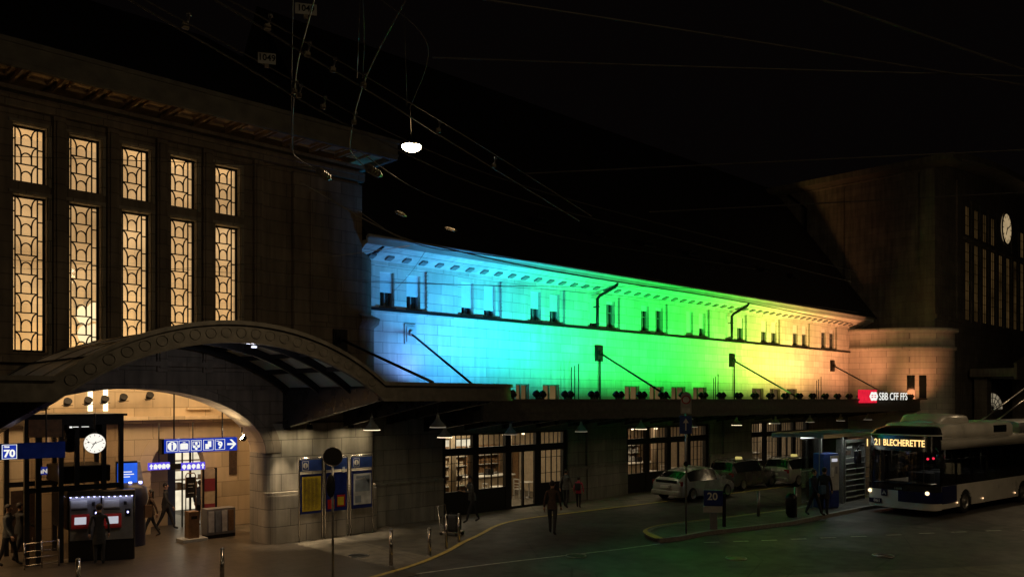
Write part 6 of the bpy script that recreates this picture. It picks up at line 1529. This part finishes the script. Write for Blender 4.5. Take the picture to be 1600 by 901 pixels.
# ================================================================ OVERHEAD WIRES
wi_n = 0
def wire(pts, label, r=.012, sag=.0, group='overhead trolley wires and span wires'):
    P_ = []
    if len(pts) > 2: pts = smooth(pts, 2)
    for a, b in zip(pts, pts[1:]):
        for i in range(3): t = i / 3; q = a.lerp(b, t); q.z -= sag * 4 * t * (1 - t); P_.append(q)
    P_.append(pts[-1]); loc = P_[0].copy(); mb = MB().tube([p - loc for p in P_], r, 5)
    return tag(mk('overhead_wire', mb, 'wire_metal', None, world=False, loc=loc), label, 'wire', group)
ZW = 8.2
def Wp(px, py, z=ZW): return Wz(px, py, z)
wire([Wp(150, -90), Wp(340, 0), Wp(470, 82), Wp(570, 138), Wp(720, 232), Wp(905, 345)], 'upper trolley wire slanting from the top edge past the street lamp to the far roof', .011)
wire([Wp(225, -60), Wp(360, 0), Wp(478, 66), Wp(580, 124), Wp(740, 220), Wp(925, 338)], 'thin wire just above the upper trolley wire, running with it to the far roof', .008)
wire([Wp(60, -90), Wp(200, 0), Wp(400, 113), Wp(470, 158), Wp(560, 205), Wp(760, 300), Wp(1000, 360), Wp(1330, 440)], 'lower trolley wire slanting from the upper left across the street lamp to the dark roof', .011)
wire([Wp(120, -60), Wp(225, 0), Wp(420, 105), Wp(505, 152), Wp(600, 205), Wp(770, 278), Wp(1010, 345), Wp(1340, 425)], 'thin wire just above the lower trolley wire', .008)
wire([Wp(636, -4), Wp(600, 62), Wp(569, 125), Wp(553, 180), Wp(545, 232), Wp(553, 245), Wp(572, 262)], 'wire dropping steeply from the top edge to the right clear insulator', .007)
wire([Wp(492, -4), Wp(476, 55), Wp(461, 112), Wp(455, 236), Wp(465, 248), Wp(493, 265)], 'hanging wire that drops past the upper number tag to the left clear insulator', .007)
wire([Wp(458, -4), Wp(456, 110), Wp(455, 235)], 'straight thin vertical wire left of the upper number tag', .004)
wire([Wp(563, -4), Wp(558, 122)], 'short vertical hanger wire dropping to the bright wire junction', .004)
wire([Wp(567, -4), Wp(570, 60), Wp(567, 122)], 'second vertical hanger wire ending at the bright wire junction', .004)
wire([Wp(632, 22), Wp(636, 165)], 'vertical wire that holds the glaring street lamp from above', .003)
wire([Pd(643, 222, 17), Pd(641, 165, 16)], 'short wire between the street lamp and the span wire', .006)
wire([Wp(590, -4), Wp(657, 44), Wp(675, 88), Wp(640, 170)], 'crooked span wire in the upper middle right of the steep drop', .004)
wire([Wp(675, 90), Wp(1000, 102), Wp(1600, 119)], 'long nearly level wire crossing the upper right sky', .009)
wire([Wp(740, -3), Wp(1100, 52), Wp(1620, 136)], 'wire slanting from the top middle to the right edge', .009)
wire([Wp(1275, -3), Wp(1400, 40), Wp(1620, 116)], 'wire slanting down across the top right corner', .009)
wire([Wp(820, 271), Wp(1200, 253), Wp(1620, 233)], 'wire rising gently across the sky above the far hall eave', .012)
wire([Wp(1015, 331), Wp(1200, 322), Wp(1620, 299)], 'wire rising gently across the far hall wall below its eave', .011)
wire([Wp(555, 232), Wp(650, 300), Wp(760, 335), Wp(870, 372), Wp(1180, 420)], 'sagging wire from the right insulator over the dark roof', .008)
wire([Wp(-20, 243), Wp(240, 252), Wp(500, 262)], 'thin wire crossing in front of the upper tall windows', .006)
wire([Wp(-20, 404), Wp(200, 416), Wp(560, 438), Wp(900, 452), Wp(1300, 500)], 'thin wire crossing the lower tall windows and the blue wall', .006)
wire([Wp(-20, 418), Wp(240, 424), Wp(500, 404), Wp(640, 384)], 'thin wire crossing the lower tall windows just under the other', .006)
def Wf(px, py, y=19.5): return Vector((Fx(px, y), y, Fz(px, py, y)))
wire([Wf(470, 285), Wf(620, 372), Wf(690, 386), Wf(800, 412), Wf(960, 440), Wf(1130, 465), Wf(1330, 505)], 'black cable running just under the coloured eave', .022)
wire([Wf(560, 330), Wf(640, 384), Wf(760, 398), Wf(960, 425), Wf(1200, 468), Wf(1340, 488)], 'second black cable over the coloured eave', .016)
wire([Wf(560, 440), Wf(760, 446), Wf(905, 448), Wf(1010, 447), Wf(1110, 452)], 'level thin cable in front of the upper blue and green windows', .01)
wire([Wf(665, 392), Wf(640, 430), Wf(600, 470)], 'short stay wire over the blue wall', .006)
# insulators, clamps, tags
def gadget(p, d, L, r, label, m_='ceramic'):
    o = thing('wire_insulator', label, 'insulator', p, 0, 'insulators on the overhead wires'); d = Vector(d).normalized(); mb = MB(); n_ = 4
    for k in range(n_): a = -L / 2 + L * k / n_; mb.cyl(d * a, d * (a + L / n_ * .55), r, r * .9, 10)
    mk('ribs', mb, m_, o, world=False); mk('core', MB().cyl(d * (-L * .7), d * (L * .7), r * .45, n=8), 'steel', o, world=False)
for (p, q, L, r, nm) in (((492, 262), (520, 283), .36, .07, 'left clear insulator with a bright end, below the hanging wires'), ((570, 259), (598, 276), .36, .07, 'right clear insulator left of the street lamp'), ((612, 328), (640, 340), .3, .035, 'thin pale insulator rod above the blue eave end'), ((692, 354), (718, 362), .3, .03, 'thin pale insulator rod right of the blue eave end')):
    a = Wp(*p); b = Wp(*q); gadget((a + b) / 2, b - a, L, r, nm)
for (px, py, nm) in ((418, 42, 'on the upper wire left of the top number tag'), (480, 84, 'on the upper wire below the top number tag'), (520, 108, 'on the upper wire between the two junctions'), (568, 132, 'where the steep wire meets the upper wire'), (460, 142, 'on the lower wire left of the hanging wire'), (467, 148, 'on the lower wire right of the hanging wire'), (505, 166, 'on the lower wire above the hall eave'), (553, 190, 'where the steep wire meets the lower wire'), (290, 40, 'on the lower wire at the far upper left'), (685, 203, 'on the upper wire right of the street lamp'), (772, 258, 'on the upper wire farther right over the dark roof')):
    p = Wp(px, py); o = thing('wire_clamp', 'small metal clamp ' + nm, 'clamp', p, 0, 'clamps on the overhead wires')
    mk('jaw', MB().rbox(-.03, .03, -.02, .02, -.035, .02, .008), 'ceramic', o, world=False); mk('bolt', MB().cyl((0, 0, -.02), (.03, 0, .1), .012).cyl((.03, 0, .1), (.03, 0, .13), .022), 'steel', o, world=False)
for (px, py, z, label, s_) in ((478, 14, 8.4, 'upper white number plate at the top edge reading 1049', 33), (417, 91, 8.0, 'lower white number plate left of the hanging wires reading 1049', 27)):
    p = Wp(px, py, z); d = dep(p.x, p.y); u_ = d / FOC; a_ = math.atan2(p.y, p.x) - R(90)
    o = thing('number_plate', label, 'number plate', p, a_, 'number plates on the overhead wires')
    mk('plate', MB().rbox(-s_ / 2 * u_, s_ / 2 * u_, -.004, .004, -9 * u_, 8 * u_, .003), 'white_poster', o, world=False)
    mk('number', textmb('1049', 14 * u_, facing((0, -.006, 0)), .001, .0015 * 1, .95), 'black_iron', o, world=False); mk('clip', MB().box(-.02, .02, -.01, .03, -14 * u_, -9 * u_), 'ceramic', o, world=False)

# iron covers and a kerb drain in the road
for k, (px, py, nm) in enumerate(((900, 868, 'round iron cover in the road left of the island tip'), (1380, 868, 'round iron cover in the lane in front of the bus'), (1150, 872, 'round iron cover in the lane below the stop board'), (560, 868, 'round iron cover on the pavement near the map board'))):
    g = G(px, py); o = thing('manhole_cover', nm, 'manhole cover', (g.x, g.y, .012), 0, 'iron covers in the ground')
    mk('lid', MB().lathe([(0, .0), (.27, .0), (.28, -.004)], n=24), 'dark_metal', o, world=False)
    mk('ring', MB().tube([(.3 * math.cos(t * PI / 12), .3 * math.sin(t * PI / 12), 0) for t in range(24)], .02, 5, True), 'steel', o, world=False)
